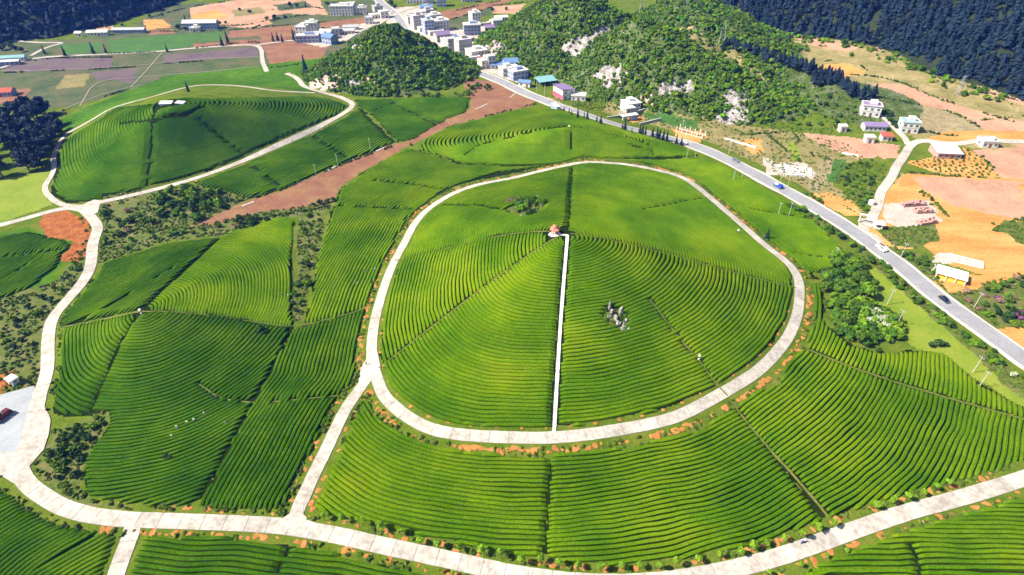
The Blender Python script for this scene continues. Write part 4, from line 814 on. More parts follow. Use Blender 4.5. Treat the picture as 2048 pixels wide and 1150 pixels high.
def build_forests():
    cl = [atl(c[2]) for c in CLIFFS]
    def not_cliff(X, Y, k=.85):
        jx, jy = X+fbm(X/5, Y/5, 51, 3)*9, Y+fbm(X/5, Y/5, 53, 3)*9; m = np.zeros(len(X), bool)
        for P in cl: m |= inside(jx, jy, P)
        return ~m | (RNG.uniform(0, 1, len(X)) > k)
    kb = [mesh_mixed('b', crown_parts(70, 1.0, .85, .6, .25, 4), [M['leafk']]) for _ in range(4)]+[mesh_mixed('b', crown_parts(70, 1.0, .85, .6, .25, 4), [M['leaf']]) for _ in range(2)]+[mesh_mixed('b', crown_parts(60, 1.0, .8, .55, .25, 4), [M['leafy']]), mesh_mixed('b', crown_parts(60, 1.0, .7, .5, .25, 4), [M['weed']])]
    w = np.array([.2,.2,.15,.15,.1,.08,.12,.03])
    def kar(name, hs, box, label, n, seed, extra=None):
        def acc(X, Y):
            rho = np.minimum.reduce([h.rho(X, Y) for h in hs]); m = rho < 1.03+fbm(X/9, Y/9, 8, 2)*.25
            d = fbm(X/11, Y/11, 14, 3); m &= RNG.uniform(0, 1, len(X)) < np.clip(.92+d*.9, .25, 1)
            return m & not_cliff(X, Y)
        P = hill_points(n, box, acc, 1.35, seed); s = np.clip(np.exp(RNG.normal(.05, .40, len(P))), .5, 2.7)
        scatter(name, P, s, kb, label, 'scrub forest', RNG.choice(len(kb), len(P), p=w/w.sum()))
    kar('scrub_forest', [K0], (-170, -20, 420, 545), 'dense green scrub covering the steep cone hill left of the highway', 8500, 1)
    kar('scrub_forest', [K1, K2, K3], (-45, 245, 365, 665), 'green scrub covering the rocky hills right of the highway', 25000, 2)
    # conifer forest on the two mountains
    pk = [mesh_mixed('p', conifer_parts(2.6, .8, 6, 8, .1), [M['pine']]) for _ in range(3)]
    M['leaff'] = leafmat('haze_blue_leaves', (.005,.014,.020), (.010,.024,.033), (.017,.036,.044), .3)  # leaf colour carries a painted blue haze tint
    bk = [mesh_mixed('p', crown_parts(60, 1.0, .9, .8, .26, 4), [M['leaff']]) for _ in range(3)]
    def tr(X, Y): return (side_ramp(X, Y, TR_EDGE) > 1) & (side_ramp(X, Y, TR_EDGE) > 3+fbm(X/15, Y/15, 4, 2)*14) & (X < Y*1.15+60)
    P = hill_points(16000, (190, 900, 260, 900), tr, 3.6, 3); ed = side_ramp(P[:, 0], P[:, 1], TR_EDGE)
    pick = np.where(RNG.uniform(0, 1, len(P)) < .8, RNG.integers(0, 3, len(P)), RNG.integers(3, 6, len(P)))
    scatter('conifer_forest', P, RNG.uniform(2.4, 4.2, len(P))*np.where(pick < 3, 1.25, 1), pk+bk, 'dark conifer forest tinted haze blue on the mountain at upper right', 'forest', pick)
    def tl(X, Y): return (side_ramp(X, Y, TL_EDGE) > 1) & (side_ramp(X, Y, TL_EDGE) > 2+fbm(X/15, Y/15, 4, 2)*14) & (-X < Y*1.15+60)
    P = hill_points(15000, (-1000, -360, 540, 1100), tl, 4.2, 4); pick = np.where(RNG.uniform(0, 1, len(P)) < .35, RNG.integers(0, 3, len(P)), RNG.integers(3, 6, len(P)))
    scatter('mountain_forest', P, RNG.uniform(2.2, 4.6, len(P)), pk+bk, 'dark wooded mountainside at upper left behind the fields', 'forest', pick)
    # weeds over the rough ground and verges
    wk = [mesh_mixed('w', crown_parts(26, 1.0, .7, .3, .36, 3), [M[k]]) for k in ('weed', 'weed', 'leaf', 'leafy', 'weed')]
    Z = [(atl(z[2]), z[1]) for z in ZONES if z[0] == 'rough_ground']; pts = []
    for P, k in Z:
        x0, y0 = P.min(0); x1, y1 = P.max(0); n = int(min((x1-x0)*(y1-y0)*(.55 if k == 'weeds' else .3), 5000))
        X = RNG.uniform(x0, x1, n); Y = RNG.uniform(y0, y1, n); m = inside(X, Y, P) & (fbm(X/8, Y/8, 33, 3) > -.12); pts.append(np.stack([X[m], Y[m]], 1))
    for L, closed, o0, o1, n in ((RING, True, 3.2, 6.8, 1500), (LROAD, False, 3.0, 5.0, 1300), (LINK, False, 3.0, 5.2, 350)):
        T = tangents(L, closed); i = RNG.integers(0, len(L), n); sg = RNG.choice([-1, 1], n) if not closed else np.full(n, -1)
        N = np.stack([-T[i, 1], T[i, 0]], 1)
        q = L[i]+N*(sg*RNG.uniform(o0, o1, n))[:, None]+T[i]*RNG.uniform(-1, 1, n)[:, None]
        if closed: q = q[~inside(q[:, 0], q[:, 1], RING)] if (~inside(q[:, 0], q[:, 1], RING)).mean() > .3 else L[i]-N*(sg*RNG.uniform(o0, o1, n))[:, None]
        pts.append(q[fbm(q[:, 0]/4, q[:, 1]/4, 37, 2) > -.04])
    for (p, r) in ROCKS[:2]: pts.append(np.array([p])+RNG.normal(size=(70, 2))*r*.5)
    P = np.vstack(pts); sc = RNG.uniform(.3, .8, len(P)); keep = np.ones(len(P), bool)
    for L, d in ((LROAD, 2.6), (RING, 2.6), (LINK, 2.5), (HW, 5.4), (EAST, 2.5), (UPM, 2.3), (WEST, 2.1)): keep &= seg_dist(P[:, 0], P[:, 1], L[::2]) > d+sc*.8
    for px in list(APRONS)+[[(-40,800),(0,788),(68,770),(80,792),(50,850),(34,905),(0,910),(-40,915)]]: keep &= ~inside(P[:, 0], P[:, 1], atl(px))
    P = P[keep]; P = np.column_stack([P, H(P[:, 0], P[:, 1])-.05])
    scatter('weeds', P, sc[keep], wk, 'low weeds and rough grass tufts over the verges and waste ground', 'weeds')
BANKS = [[(1600,128),(1650,122),(1700,120),(1735,140)],[(1700,150),(1750,152),(1810,168),(1860,192),(1930,216),(2048,250)],[(1735,188),(1820,206),(1910,224),(1970,262)],[(1810,245),(1880,272),(1950,272)],[(1640,92),(1720,108),(1800,112)],
 [(1812,128),(1880,158),(1960,182),(2048,205)],[(1930,296),(1965,315),(2005,356)],[(1815,345),(1900,353),(2048,359)],[(1845,385),(1880,415),(1900,440)],[(1985,450),(2048,438)],[(1960,240),(2048,232)],[(1530,265),(1570,300),(1600,322)],[(1590,270),(1615,310),(1660,318)],[(1480,270),(1520,268),(1600,262)],
 [(530,138),(600,128),(640,122)],[(395,96),(500,84),(520,86)],[(440,62),(560,52),(650,44)],[(380,42),(470,56),(560,36)],[(505,58),(540,42),(610,30)],[(545,20),(620,12),(660,22)],[(885,44),(985,14)],[(990,30),(1050,24)],[(985,12),(1055,4)],[(870,30),(1000,2)],[(190,64),(290,62),(390,64)],[(215,108),(330,103),(380,96)],[(300,36),(380,14),(450,4)],
 [(20,130),(110,115),(225,115)],[(0,146),(140,142),(270,134)],[(330,128),(515,114)],[(60,250),(140,215),(255,180)],[(470,405),(560,382),(700,322),(800,287)],[(1070,208),(1000,226),(900,252),(820,292)],[(530,436),(600,424),(655,412)]]
def build_banks():
    bk = [mesh_mixed('w', crown_parts(26, 1.0, .8, .4, .34, 3), [M[k]]) for k in ('leaf', 'weed', 'leafd')]; pts = []
    for ln in BANKS:
        L = smooth_line(atl(ln), 1.1); k = fbm(L[:, 0]/12, L[:, 1]/12, 71, 2) > -.1; L = L[k]; pts.append(L+RNG.normal(size=L.shape)*.5)
    n = 560; T = tangents(smooth_line(TR_EDGE, 3.0)); L = smooth_line(TR_EDGE, 3.0); i = RNG.integers(0, len(L), n); N = np.stack([T[i, 1], -T[i, 0]], 1)
    q = L[i]+N*np.abs(RNG.normal(0, 8, n))[:, None]*1.0+T[i]*RNG.uniform(-3, 3, n)[:, None]; q = q[(q[:, 0] < q[:, 1]*1.1+40) & (fbm(q[:, 0]/14, q[:, 1]/14, 5, 2) > -.1)]
    sb = [mesh_mixed('w', crown_parts(60, 1.0, .85, .6, .25, 4), [M[k]]) for k in ('leafk', 'leafk', 'leaf')]
    scatter('forest_edge_scrub', np.column_stack([q, H(q[:, 0], q[:, 1])]), RNG.uniform(.9, 2.6, len(q)), sb, 'bright green scrub along the lower edge of the conifer mountain', 'scrub')
    P = np.vstack(pts); scatter('field_bank_growth', np.column_stack([P, H(P[:, 0], P[:, 1])]), RNG.uniform(.35, 1.1, len(P)), bk, 'dark weedy growth along the banks between the far fields', 'field banks')
def build_plants():
    make_protos(); R = random.Random(3)
    # grove at the far left
    for i, p in enumerate(fill([(-60,235),(20,222),(70,215),(108,240),(122,268),(108,300),(98,338),(40,352),(-60,368)], 74, 3.6, seed=1)):
        plant('grovetree', p, R.uniform(3.2, 5.0), 'dark broadleaf tree in the grove at the left edge', 'trees of the dark grove at the left edge')
    for px in ((70,240),(88,232)): plant('grovetree', at(*px), 5.6, 'taller open crowned tree at the %s of the dark left grove' % ('back' if px[0] < 80 else 'right corner'))
    # thicket between the tea and the yellow pasture
    for i, p in enumerate(fill([(1640,545),(1660,525),(1720,520),(1738,560),(1745,590),(1720,600),(1650,590)], 38, 2.3, seed=2)):
        plant(R.choice(['shrub','dark','shrubtree','freshtree']), p, R.uniform(2.0, 3.2), 'dark green tree in the upper thicket beside the pasture', 'trees in the upper thicket by the yellow pasture')
    for i, p in enumerate(fill([(1645,595),(1740,605),(1790,640),(1800,680),(1750,700),(1690,680),(1655,640)], 54, 2.1, seed=3)):
        plant(R.choice(['shrub','fresh','fresh','shrubtree']), p, R.uniform(1.7, 2.8), 'bright green shrub in the lower thicket beside the pasture', 'shrubs in the lower thicket by the yellow pasture')
    for i, p in enumerate(fill([(1728,612),(1760,625),(1790,648),(1785,668),(1740,650)], 9, 1.8, seed=4)):
        plant('flower', p, R.uniform(1.8, 2.5), 'white blossoming shrub at the pasture edge of the thicket', 'white flowering shrubs of the thicket')
    for px, s in (((1875,690),1.8),((1862,694),1.3),((1890,692),1.2),((1755,705),1.3)): plant('dark', at(*px), s, 'dark rounded bush at the lower corner of the yellow pasture', 'dark bushes at the pasture corner')
    # strip of shrubs below the highway
    n = 0
    T = tangents(HW); side = np.stack([-T[:, 1], T[:, 0]], 1)
    for i in range(len(HW)):
        u, v, f = project(HW[i, 0], HW[i, 1], 0)
        if not (1600 < u < 2150): continue
        for k in range(2):
            p = HW[i]-side[i]*R.uniform(6.4, 12.5)+T[i]*R.uniform(-2, 2)
            if R.random() < (.75 if u > 1700 else .45):
                key = R.choice(['shrub','fresh','shrub','dark','flower'] if R.random() < .4 else ['shrub','fresh','shrub'])
                plant(key, p, R.uniform(.9, 1.9), 'white flowering bush in the green strip below the highway' if key == 'flower' else 'leafy bush in the green strip below the highway', 'flowering bushes below the highway' if key == 'flower' else 'bushes in the strip below the highway')
    # overgrown hollow between the two left hills
    for i, p in enumerate(fill([(300,395),(350,378),(430,378),(470,392),(450,415),(400,440),(340,435),(300,420)], 34, 3.0, seed=6)):
        plant(R.choice(['shrub','dark','shrub','fresh']), p, R.uniform(1.5, 2.9), 'big bush in the overgrown hollow below rear left road', 'bushes in the overgrown hollow')
    for i, p in enumerate(fill([(215,405),(290,400),(330,440),(400,450),(520,428),(540,438),(440,465),(330,482),(210,515),(200,450)], 30, 3.2, seed=7)):
        plant(R.choice(['shrub','dark','shrub','fresh','shrub','fresh','dry']), p, R.uniform(.9, 2.2), 'bush on weedy ground between left hill and red field', 'bushes on the weedy ground above the left hill')
    for i, p in enumerate(fill([(470,440),(540,428),(545,440),(480,462)], 10, 2.4, seed=8)): plant('dark', p, R.uniform(1.3, 2.2), 'dark bush along the lower end of the red field', 'dark bushes along the red field end')
    for px, s in (((640,408),1.7),((655,405),1.5),((668,402),1.4),((628,412),1.2)): plant('dark', at(*px), s, 'dark bush at the right lower corner of the red field', 'dark bushes at the red field corner')
    und = []
    for i, p in enumerate(fill([(592,440),(640,428),(636,500),(622,560),(604,630),(582,630),(590,540)], 20, 2.2, seed=9)): und.append((p, R.uniform(.7, 1.6)))
    for px, s in (((524,664),1.6),((531,668),1.2),((518,668),1.1),((590,572),1.1),((590,622),1.2),((332,915),1.0),((338,920),.9)): plant('dark', at(*px), s, 'small dark bush breaking the left hill tea rows', 'dark bushes among the left tea rows')
    for i, p in enumerate(fill([(108,880),(200,835),(210,850),(165,910),(160,960),(130,975),(90,930)], 26, 2.0, seed=10)): und.append((p, R.uniform(.7, 1.5)))
    for i, p in enumerate(fill([(0,640),(90,590),(150,520),(175,530),(130,590),(92,660),(88,740),(10,745)], 22, 3.0, seed=11)): und.append((p, R.uniform(.7, 1.5)))
    # island of bushes and the lone tree on the ring road hill
    for i, p in enumerate(fill([(1028,400),(1060,394),(1095,402),(1100,415),(1075,420),(1060,432),(1035,430)], 24, 1.3, seed=12)):
        plant(R.choice(['fresh','shrub','shrub','dark']), p, R.uniform(1.2, 2.0), 'green bush in the rocky island behind the pavilion', 'bushes of the rocky island on the ring road hill')
    for px in ((1024,402),(1032,404),(1042,400),(1018,406)): plant('dry', at(*px), 1.7, 'reddish dry bush at the left end of rocky island', 'reddish bushes of the rocky island')
    plant('cypress', at(1533,478), 2.0, 'lone dark conical tree outside the right bend of the ring road', zs=.95)
    # cypresses by the highway and in the fields
    for px, s in (((1128,224),1.2),((1138,228),1.3),((1143,232),1.2),((1155,238),2.2),((1168,238),1.3),((1174,241),2.0),((1193,246),1.5),((1201,250),2.0),((1244,260),1.4),((1249,262),2.4),((1263,267),1.1),((1279,269),1.9),((1284,270),1.9),((1290,271),1.7),((1304,276),2.0),((1313,278),2.3),((1318,279),2.2),((1326,280),1.9),((1333,282),2.1),((1352,287),1.6),((1362,290),1.6)):
        plant('cypress', at(*px), s*1.15, 'dark cypress standing on the tea side of the highway', 'cypresses along the highway')
    for px, s in (((188,108),3.0),((213,107),2.4),((131,112),2.6),((90,108),2.4),((335,104),2.2),((445,92),2.8),((456,86),3.2),((547,83),2.6),((556,81),2.6),((565,84),2.2),((588,80),3.2),((593,82),3.0),((611,143),4.2),((377,184),2.2),((372,45),2.6),((612,15),2.2)):
        plant('cypress', at(*px), s*1.1, 'slim dark tree standing alone in the far left fields', 'slim trees in the far left fields')
    for px, s in (((357,58),3.4),((366,55),3.6),((372,60),3.0),((430,48),3.2),((440,50),2.8),((452,48),2.4),((580,12),3.6),((595,14),3.2),((655,10),3.2),((670,12),3.2),((690,12),3.0),((705,14),3.0),((535,40),3.0),((550,38),3.4),((570,36),2.6),((500,26),2.8),((480,22),2.6),((1012,20),2.4),((985,22),2.6),((645,62),2.6),((634,60),2.2),((782,10),4.0),((790,16),3.4),((858,88),2.6),((968,54),2.2),((945,82),2.6),((20,95),4.2),((45,104),3.4),((5,100),4.4),((30,100),3.6),((250,36),2.4),((300,34),2.4),((325,32),2.4),((245,52),2.2),((212,55),2.4)):
        plant('dark', at(*px), s*.8, 'dark rounded tree among the far fields and houses', 'far dark trees in the valley', name='broadleaf_tree')['category'] = 'tree'
    # pines on the spur
    rl = smooth_line([(q[0], q[1]) for q in RIDGE], 1.0); rt = tangents(rl); rn = np.stack([-rt[:, 1], rt[:, 0]], 1)
    def along(u0, u1, n, lo, hi, mind):
        out = []
        for _ in range(6000):
            i = R.randrange(len(rl)); u = project(rl[i, 0], rl[i, 1], H(*rl[i]))[0]
            if not (u0 < u < u1): continue
            p = rl[i]+rn[i]*R.uniform(lo, hi)
            if all((p[0]-a)**2+(p[1]-b)**2 > mind*mind for a, b in out): out.append((p[0], p[1]))
            if len(out) >= n: break
        return out
    for p in along(1440, 1662, 92, -5, 26, 3.0): plant('pine', p, R.uniform(2.9, 4.0), 'dark pine on the spur right of the rocky hill', 'pines on the spur', zs=.9)
    for p in along(1676, 1745, 16, -4, 7, 2.6): plant('pine', p, R.uniform(2.8, 3.8), 'dark pine in the small clump above the white houses', 'pines in the small clump above the white houses', zs=.9)
    for i, p in enumerate(fill([(1775,225),(1795,250),(1790,262),(1765,228)], 9, 2.2, seed=16)): plant('dark', p, R.uniform(1.2, 2.2), 'dark bush on the bank behind the white houses', 'bushes behind the white houses')
    # young trees along the bottom road
    for px in ((650,1041),(687,1046),(727,1053),(762,1061),(801,1070),(842,1089),(878,1095),(920,1104),(960,1109),(1003,1117),(1042,1129),(1082,1126),(1117,1133),(1156,1139),(1199,1142),(1241,1140),(1277,1139),(1316,1139),(1352,1135),(1395,1125),(1437,1117),(1478,1113),(1502,1103),(1532,1094),(1566,1085),(1600,1077),(1632,1063),(1662,1055),(1747,1019),(1780,1008),(1810,1001),(1842,992),(1868,981),(1892,973)):
        plant('sapling', at(*px), R.uniform(1.0, 1.35), 'young green tree in the row along the bottom road', 'young trees along the bottom road')
    for px in ((880,1146),(905,1152),(1535,1150),(1650,1118),(1690,1107),(1600,1136),(940,1160)):
        plant('sapling', at(*px), R.uniform(.6, .8), 'small yellow green sapling on the outer edge of the bottom road', 'saplings on the outer edge of the bottom road')
    # orchard rows on the orange slope, weedy bushes at the right edge
    for i, p in enumerate(fill([(1822,326),(1928,299),(1958,312),(1995,352),(1900,350)], 110, 2.5, 9000, seed=17)):
        plant('bushlet', p, R.uniform(.5, .95), 'small round shrub planted in the orange orchard field', 'shrubs of the orange orchard')
    for i, p in enumerate(fill([(1900,592),(2048,552),(2100,580),(2100,660),(1990,650),(1930,625)], 40, 3.0, seed=18)):
        plant(R.choice(['shrub','fresh','dark','dry']), p, R.uniform(.9, 1.8), 'bush on the weedy slope right of the highway', 'bushes on the weedy slope right of the highway')
    for px in ((2030,632),(2042,640),(2038,626),(1995,600)): plant('purple', at(*px), 1.6, 'purple flowering bush on the weedy slope at the right edge', 'purple bushes at the right edge')
    for i, p in enumerate(fill([(1690,330),(1758,315),(1780,345),(1752,398),(1738,430),(1710,400),(1670,370)], 34, 3.2, seed=19)):
        plant(R.choice(['shrub','fresh','dark']), p, R.uniform(.7, 1.5), 'bush on the green ground left of the curved east lane', 'bushes beside the east lane')
    for i, p in enumerate(fill([(1490,160),(1560,175),(1640,185),(1720,215),(1700,262),(1600,255),(1500,232)], 55, 3.4, seed=20)): und.append((p, R.uniform(.9, 1.9)))
    for i, p in enumerate(fill([(1570,372),(1620,392),(1645,402),(1640,412),(1590,392),(1562,378)], 10, 2.2, seed=21)): plant('shrub', p, R.uniform(.9, 1.5), 'bush on the upper bank of the highway', 'bushes on the upper highway bank')
    for i, p in enumerate(fill([(1780,500),(1850,515),(1890,560),(1860,560),(1800,525)], 14, 2.4, seed=22)): plant('shrub', p, R.uniform(.8, 1.4), 'low bush on the bank beside the yellow fronted shed', 'bushes beside the yellow fronted shed')
    for i, p in enumerate(fill([(640,182),(760,182),(900,190),(940,182),(930,165),(985,172),(975,185),(900,200),(760,195)], 46, 2.4, seed=23)): und.append((p, R.uniform(.9, 1.9)))
    P = np.array([(p[0], p[1], float(H(p[0], p[1]))) for p, q in und]); kinds = [k[2] for n in ('shrub','dark','fresh') for k in PROTO[n]]
    scatter('undergrowth', P, [q for p, q in und], kinds, 'scrubby undergrowth in the gully and along the feet of the hills', 'undergrowth')
    for px in ((1845,392),(1862,410),(1880,418),(1886,424),(1840,385)): plant('bushlet', at(*px), .9, 'tiny bush on the edge between the two orange fields', 'tiny bushes between the orange fields')
# ------------------------------------------------------------------ buildings
M['white'] = mat('white_wall', (.48,.45,.42), (.64,.62,.59), (.72,.7,.67), .5, 1.5)
M['cream'] = mat('cream_wall', (.58,.52,.42), (.66,.6,.5), None, .4, 2)
M['greywall'] = mat('bare_cement_wall', (.30,.29,.29), (.36,.35,.35), (.42,.41,.4), .4, 2)
M['blueshade'] = mat('blue_shade_wall', (.20,.25,.42), (.26,.31,.48), None, .4, 2)  # blue grey paints in the shade on village house walls
M['yellow'] = mat('yellow_wall', (.72,.48,.03), (.78,.54,.05), None, .4, 2)
M['pinkwall'] = mat('pink_red_wall', (.62,.07,.12), (.68,.10,.16), None, .4, 2)
M['brick'] = mat('pale_brick', (.34,.18,.16), (.42,.24,.21), (.5,.33,.3), .8, 4, rnd=.08)
M['roofw'] = mat('white_roof', (.46,.44,.43), (.62,.6,.58), (.7,.69,.67), .35, 1.5)
M['roofg'] = mat('grey_roof', (.27,.27,.29), (.36,.36,.38), (.44,.44,.45), .4, 2)
M['roofp'] = mat('violet_tile', (.16,.11,.22), (.21,.15,.28), None, .5, 3)
M['roofr'] = mat('red_tile', (.34,.06,.04), (.45,.09,.06), None, .6, 3)
M['roofb'] = mat('blue_sheet', (.08,.15,.32), (.12,.2,.38), None, .5, 3, rough=.5)
M['rooft'] = mat('teal_sheet', (.12,.26,.29), (.18,.34,.36), None, .5, 3, rough=.5)
M['roofpale'] = mat('pale_violet_roof', (.46,.38,.44), (.54,.46,.5), None, .4, 2)
M['glass'] = mat('window_glass', (.03,.04,.06), rough=.15, spec=.5)
M['frame'] = mat('window_frame', (.55,.55,.55))
M['doorm'] = mat('door_paint', (.16,.08,.05), (.2,.1,.06), None, 1, 4)
M['dark'] = mat('dark_opening', (.02,.02,.025))
M['metal'] = mat('galvanised', (.45,.46,.48), rough=.45, metal=.6)
M['pole'] = mat('pale_concrete_pole', (.36,.35,.33), (.44,.43,.41), None, 1, 5)
M['rock'] = mat('grey_rock', (.09,.08,.08), (.24,.22,.21), (.5,.47,.46), .8, 2.5, bump=.3, contrast=.10)
M['rubber'] = mat('rubber', (.02,.02,.02))
M['clod'] = mat('orange_clods', (.24,.085,.018), (.37,.155,.04), (.48,.25,.085), .5, 3, rnd=.12, bump=.3)
M['blackp'] = mat('black_car_paint', (.01,.012,.03), rough=.25, spec=.5)
M['whitep'] = mat('white_car_paint', (.75,.74,.73), rough=.3, spec=.5)
M['bluep'] = mat('blue_paint', (.02,.06,.42), rough=.35, spec=.4)
M['greyp'] = mat('silver_grey_paint', (.16,.17,.22), rough=.3, spec=.5)
M['maroon'] = mat('maroon_paint', (.10,.02,.03), rough=.5)
M['cloth1'] = mat('pale_blue_cloth', (.45,.48,.75)); M['cloth2'] = mat('dark_trousers', (.02,.02,.04)); M['cloth3'] = mat('grey_jacket', (.35,.33,.36))
M['skin'] = mat('skin', (.45,.28,.2)); M['hair'] = mat('black_hair', (.01,.01,.01)); M['straw'] = mat('straw_hat', (.62,.52,.33))
class MB:
    def __init__(s): s.V = []; s.F = []
    def box(s, x0, x1, y0, y1, z0, z1, taper=0.0, sy=0.0):
        n = len(s.V); t = taper
        s.V += [(x0,y0,z0),(x1,y0,z0),(x1,y1,z0),(x0,y1,z0),(x0+t,y0+t+sy,z1),(x1-t,y0+t+sy,z1),(x1-t,y1-t+sy,z1),(x0+t,y1-t+sy,z1)]
        s.F += [(n,n+3,n+2,n+1),(n+4,n+5,n+6,n+7),(n,n+1,n+5,n+4),(n+1,n+2,n+6,n+5),(n+2,n+3,n+7,n+6),(n+3,n,n+4,n+7)]; return s
    def prism(s, prof, x0, x1):
        """profile of (y,z), extruded along x"""
        n = len(s.V); k = len(prof); s.V += [(x0,y,z) for y, z in prof]+[(x1,y,z) for y, z in prof]
        s.F += [tuple(range(n+k-1, n-1, -1)), tuple(range(n+k, n+2*k))]+[(n+i, n+(i+1) % k, n+k+(i+1) % k, n+k+i) for i in range(k)]; return s
    def cyl(s, p0, p1, r0, r1=None, k=8):
        V, F = tube([p0, p1], [r0, r1 if r1 is not None else r0], k); n = len(s.V); s.V += V.tolist(); s.F += [tuple(i+n for i in f) for f in F]
        s.F.append(tuple(range(n+k-1, n-1, -1))); return s
    def mesh(s, name, m):
        me = bpy.data.meshes.new(name); me.from_pydata([tuple(v) for v in s.V], [], s.F); me.materials.append(m); bm = bmesh.new(); bm.from_mesh(me)
        bmesh.ops.recalc_face_normals(bm, faces=bm.faces); bm.to_mesh(me); bm.free(); return me
    def build(s, name, m, parent=None): return link(name, s.mesh(name, m), parent)
_WIN = {}
def window_meshes(w, h):
    k = (round(w, 1), round(h, 1))
    if k not in _WIN:
        f = MB().box(-w/2-.1, w/2+.1, -.07, .02, -h/2-.1, -h/2).box(-w/2-.1, w/2+.1, -.07, .02, h/2, h/2+.1).box(-w/2-.1, -w/2, -.07, .02, -h/2, h/2).box(w/2, w/2+.1, -.07, .02, -h/2, h/2).box(-.04, .04, -.06, .02, -h/2, h/2)
        _WIN[k] = (f.mesh('window', M['frame']), MB().box(-w/2+.002, w/2-.002, -.03, .015, -h/2+.002, h/2-.002).mesh('pane', M['glass']))
    return _WIN[k]
def add_window(parent, x, y, z, rz, w=1.5, h=1.4):
    f, p = window_meshes(w, h); o = link('window', f, parent); o.location = (x, y, z); o.rotation_euler = (0, 0, rz); link('pane', p, o)
ROADDIR = math.atan2(-292, 151)
def house(px, py, label, w, d, st, ang=None, wall='white', roof='flat', roofm=None, name='house', cat='house', hut=True, band=True, front='-', nwin=None, sides='FRL', door=True, sh=3.1, group='houses of the valley village'):
    p = at(px, py); z = min(float(H(p[0]+dx, p[1]+dy)) for dx in (-w/3, w/3) for dy in (-d/3, d/3))
    ang = ROADDIR+math.pi/2 if ang is None else math.radians(ang)
    o = tag(empty(name, (p[0], p[1], z), ang), label, cat, group); h = st*sh+.4
    MB().box(-w/2, w/2, -d/2, d/2, -2.5, h).build('wall', M[wall], o)
    if band and st > 1:
        b = MB()
        for k in range(1, st): zz = k*sh+.3; b.box(-w/2-.12, w/2+.12, -d/2-.12, d/2+.12, zz-.12, zz+.12)
        b.build('floor_band', M['white'] if wall != 'white' else M['greywall'], o)
    rm = M[roofm] if roofm else M['roofg']
    if roof == 'flat':
        r = MB().box(-w/2-.35, w/2+.35, -d/2-.35, d/2+.35, h, h+.22).build('roof', rm, o)
        q = MB()
        for a in ((-w/2-.2, w/2+.2, -d/2-.2, -d/2), (-w/2-.2, w/2+.2, d/2, d/2+.2), (-w/2-.2, -w/2, -d/2+.002, d/2-.002), (w/2, w/2+.2, -d/2+.002, d/2-.002)): q.box(*a, h+.2, h+.85)
        q.build('parapet', M['white'] if wall != 'greywall' else M['greywall'], r)
        if hut: MB().box(-w*.1, w*.28, -d*.05, d*.35, h+.2, h+2.5).build('roof_hut', M[wall], r)
    elif roof == 'gable':
        e = .5; rise = d*.26
        MB().prism([(-d/2-e, h-.1), (0, h+rise), (d/2+e, h-.1), (d/2+e, h-.28), (0, h+rise-.2), (-d/2-e, h-.28)], -w/2-e, w/2+e).build('roof', rm, o)
        MB().prism([(-d/2, h-.02), (0, h+rise-.26), (d/2, h-.02)], -w/2+.01, w/2-.01).build('gable', M[wall], o)
    elif roof == 'shed':
        MB().prism([(-d/2-.6, h-.15), (d/2+.6, h+d*.12), (d/2+.6, h+d*.12+.18), (-d/2-.6, h+.03)], -w/2-.6, w/2+.6).build('roof', rm, o)
    n = nwin or max(2, int(w/3.2)); ns = max(1, int(d/3.6))
    for k in range(st):
        zz = k*sh+1.75
        for s_, m_, L_ in (('F', n, w), ('B', n, w), ('R', ns, d), ('L', ns, d)):
            if s_ not in sides: continue
            for i in range(m_):
                t = -L_/2+(i+.5)*L_/m_
                if s_ == 'F':
                    if k == 0 and door and i == m_//2: continue
                    add_window(o, t, -d/2-.003, zz, 0)
                elif s_ == 'B': add_window(o, t, d/2+.003, zz, math.pi)
                elif s_ == 'R': add_window(o, w/2+.003, t, zz, math.pi/2)
                else: add_window(o, -w/2-.003, t, zz, -math.pi/2)
    if door: t = -w/2+(n//2+.5)*w/n; MB().box(t-.75, t+.75, -d/2-.08, -d/2+.02, 0, 2.4).build('door', M['doorm'], o)
    return o
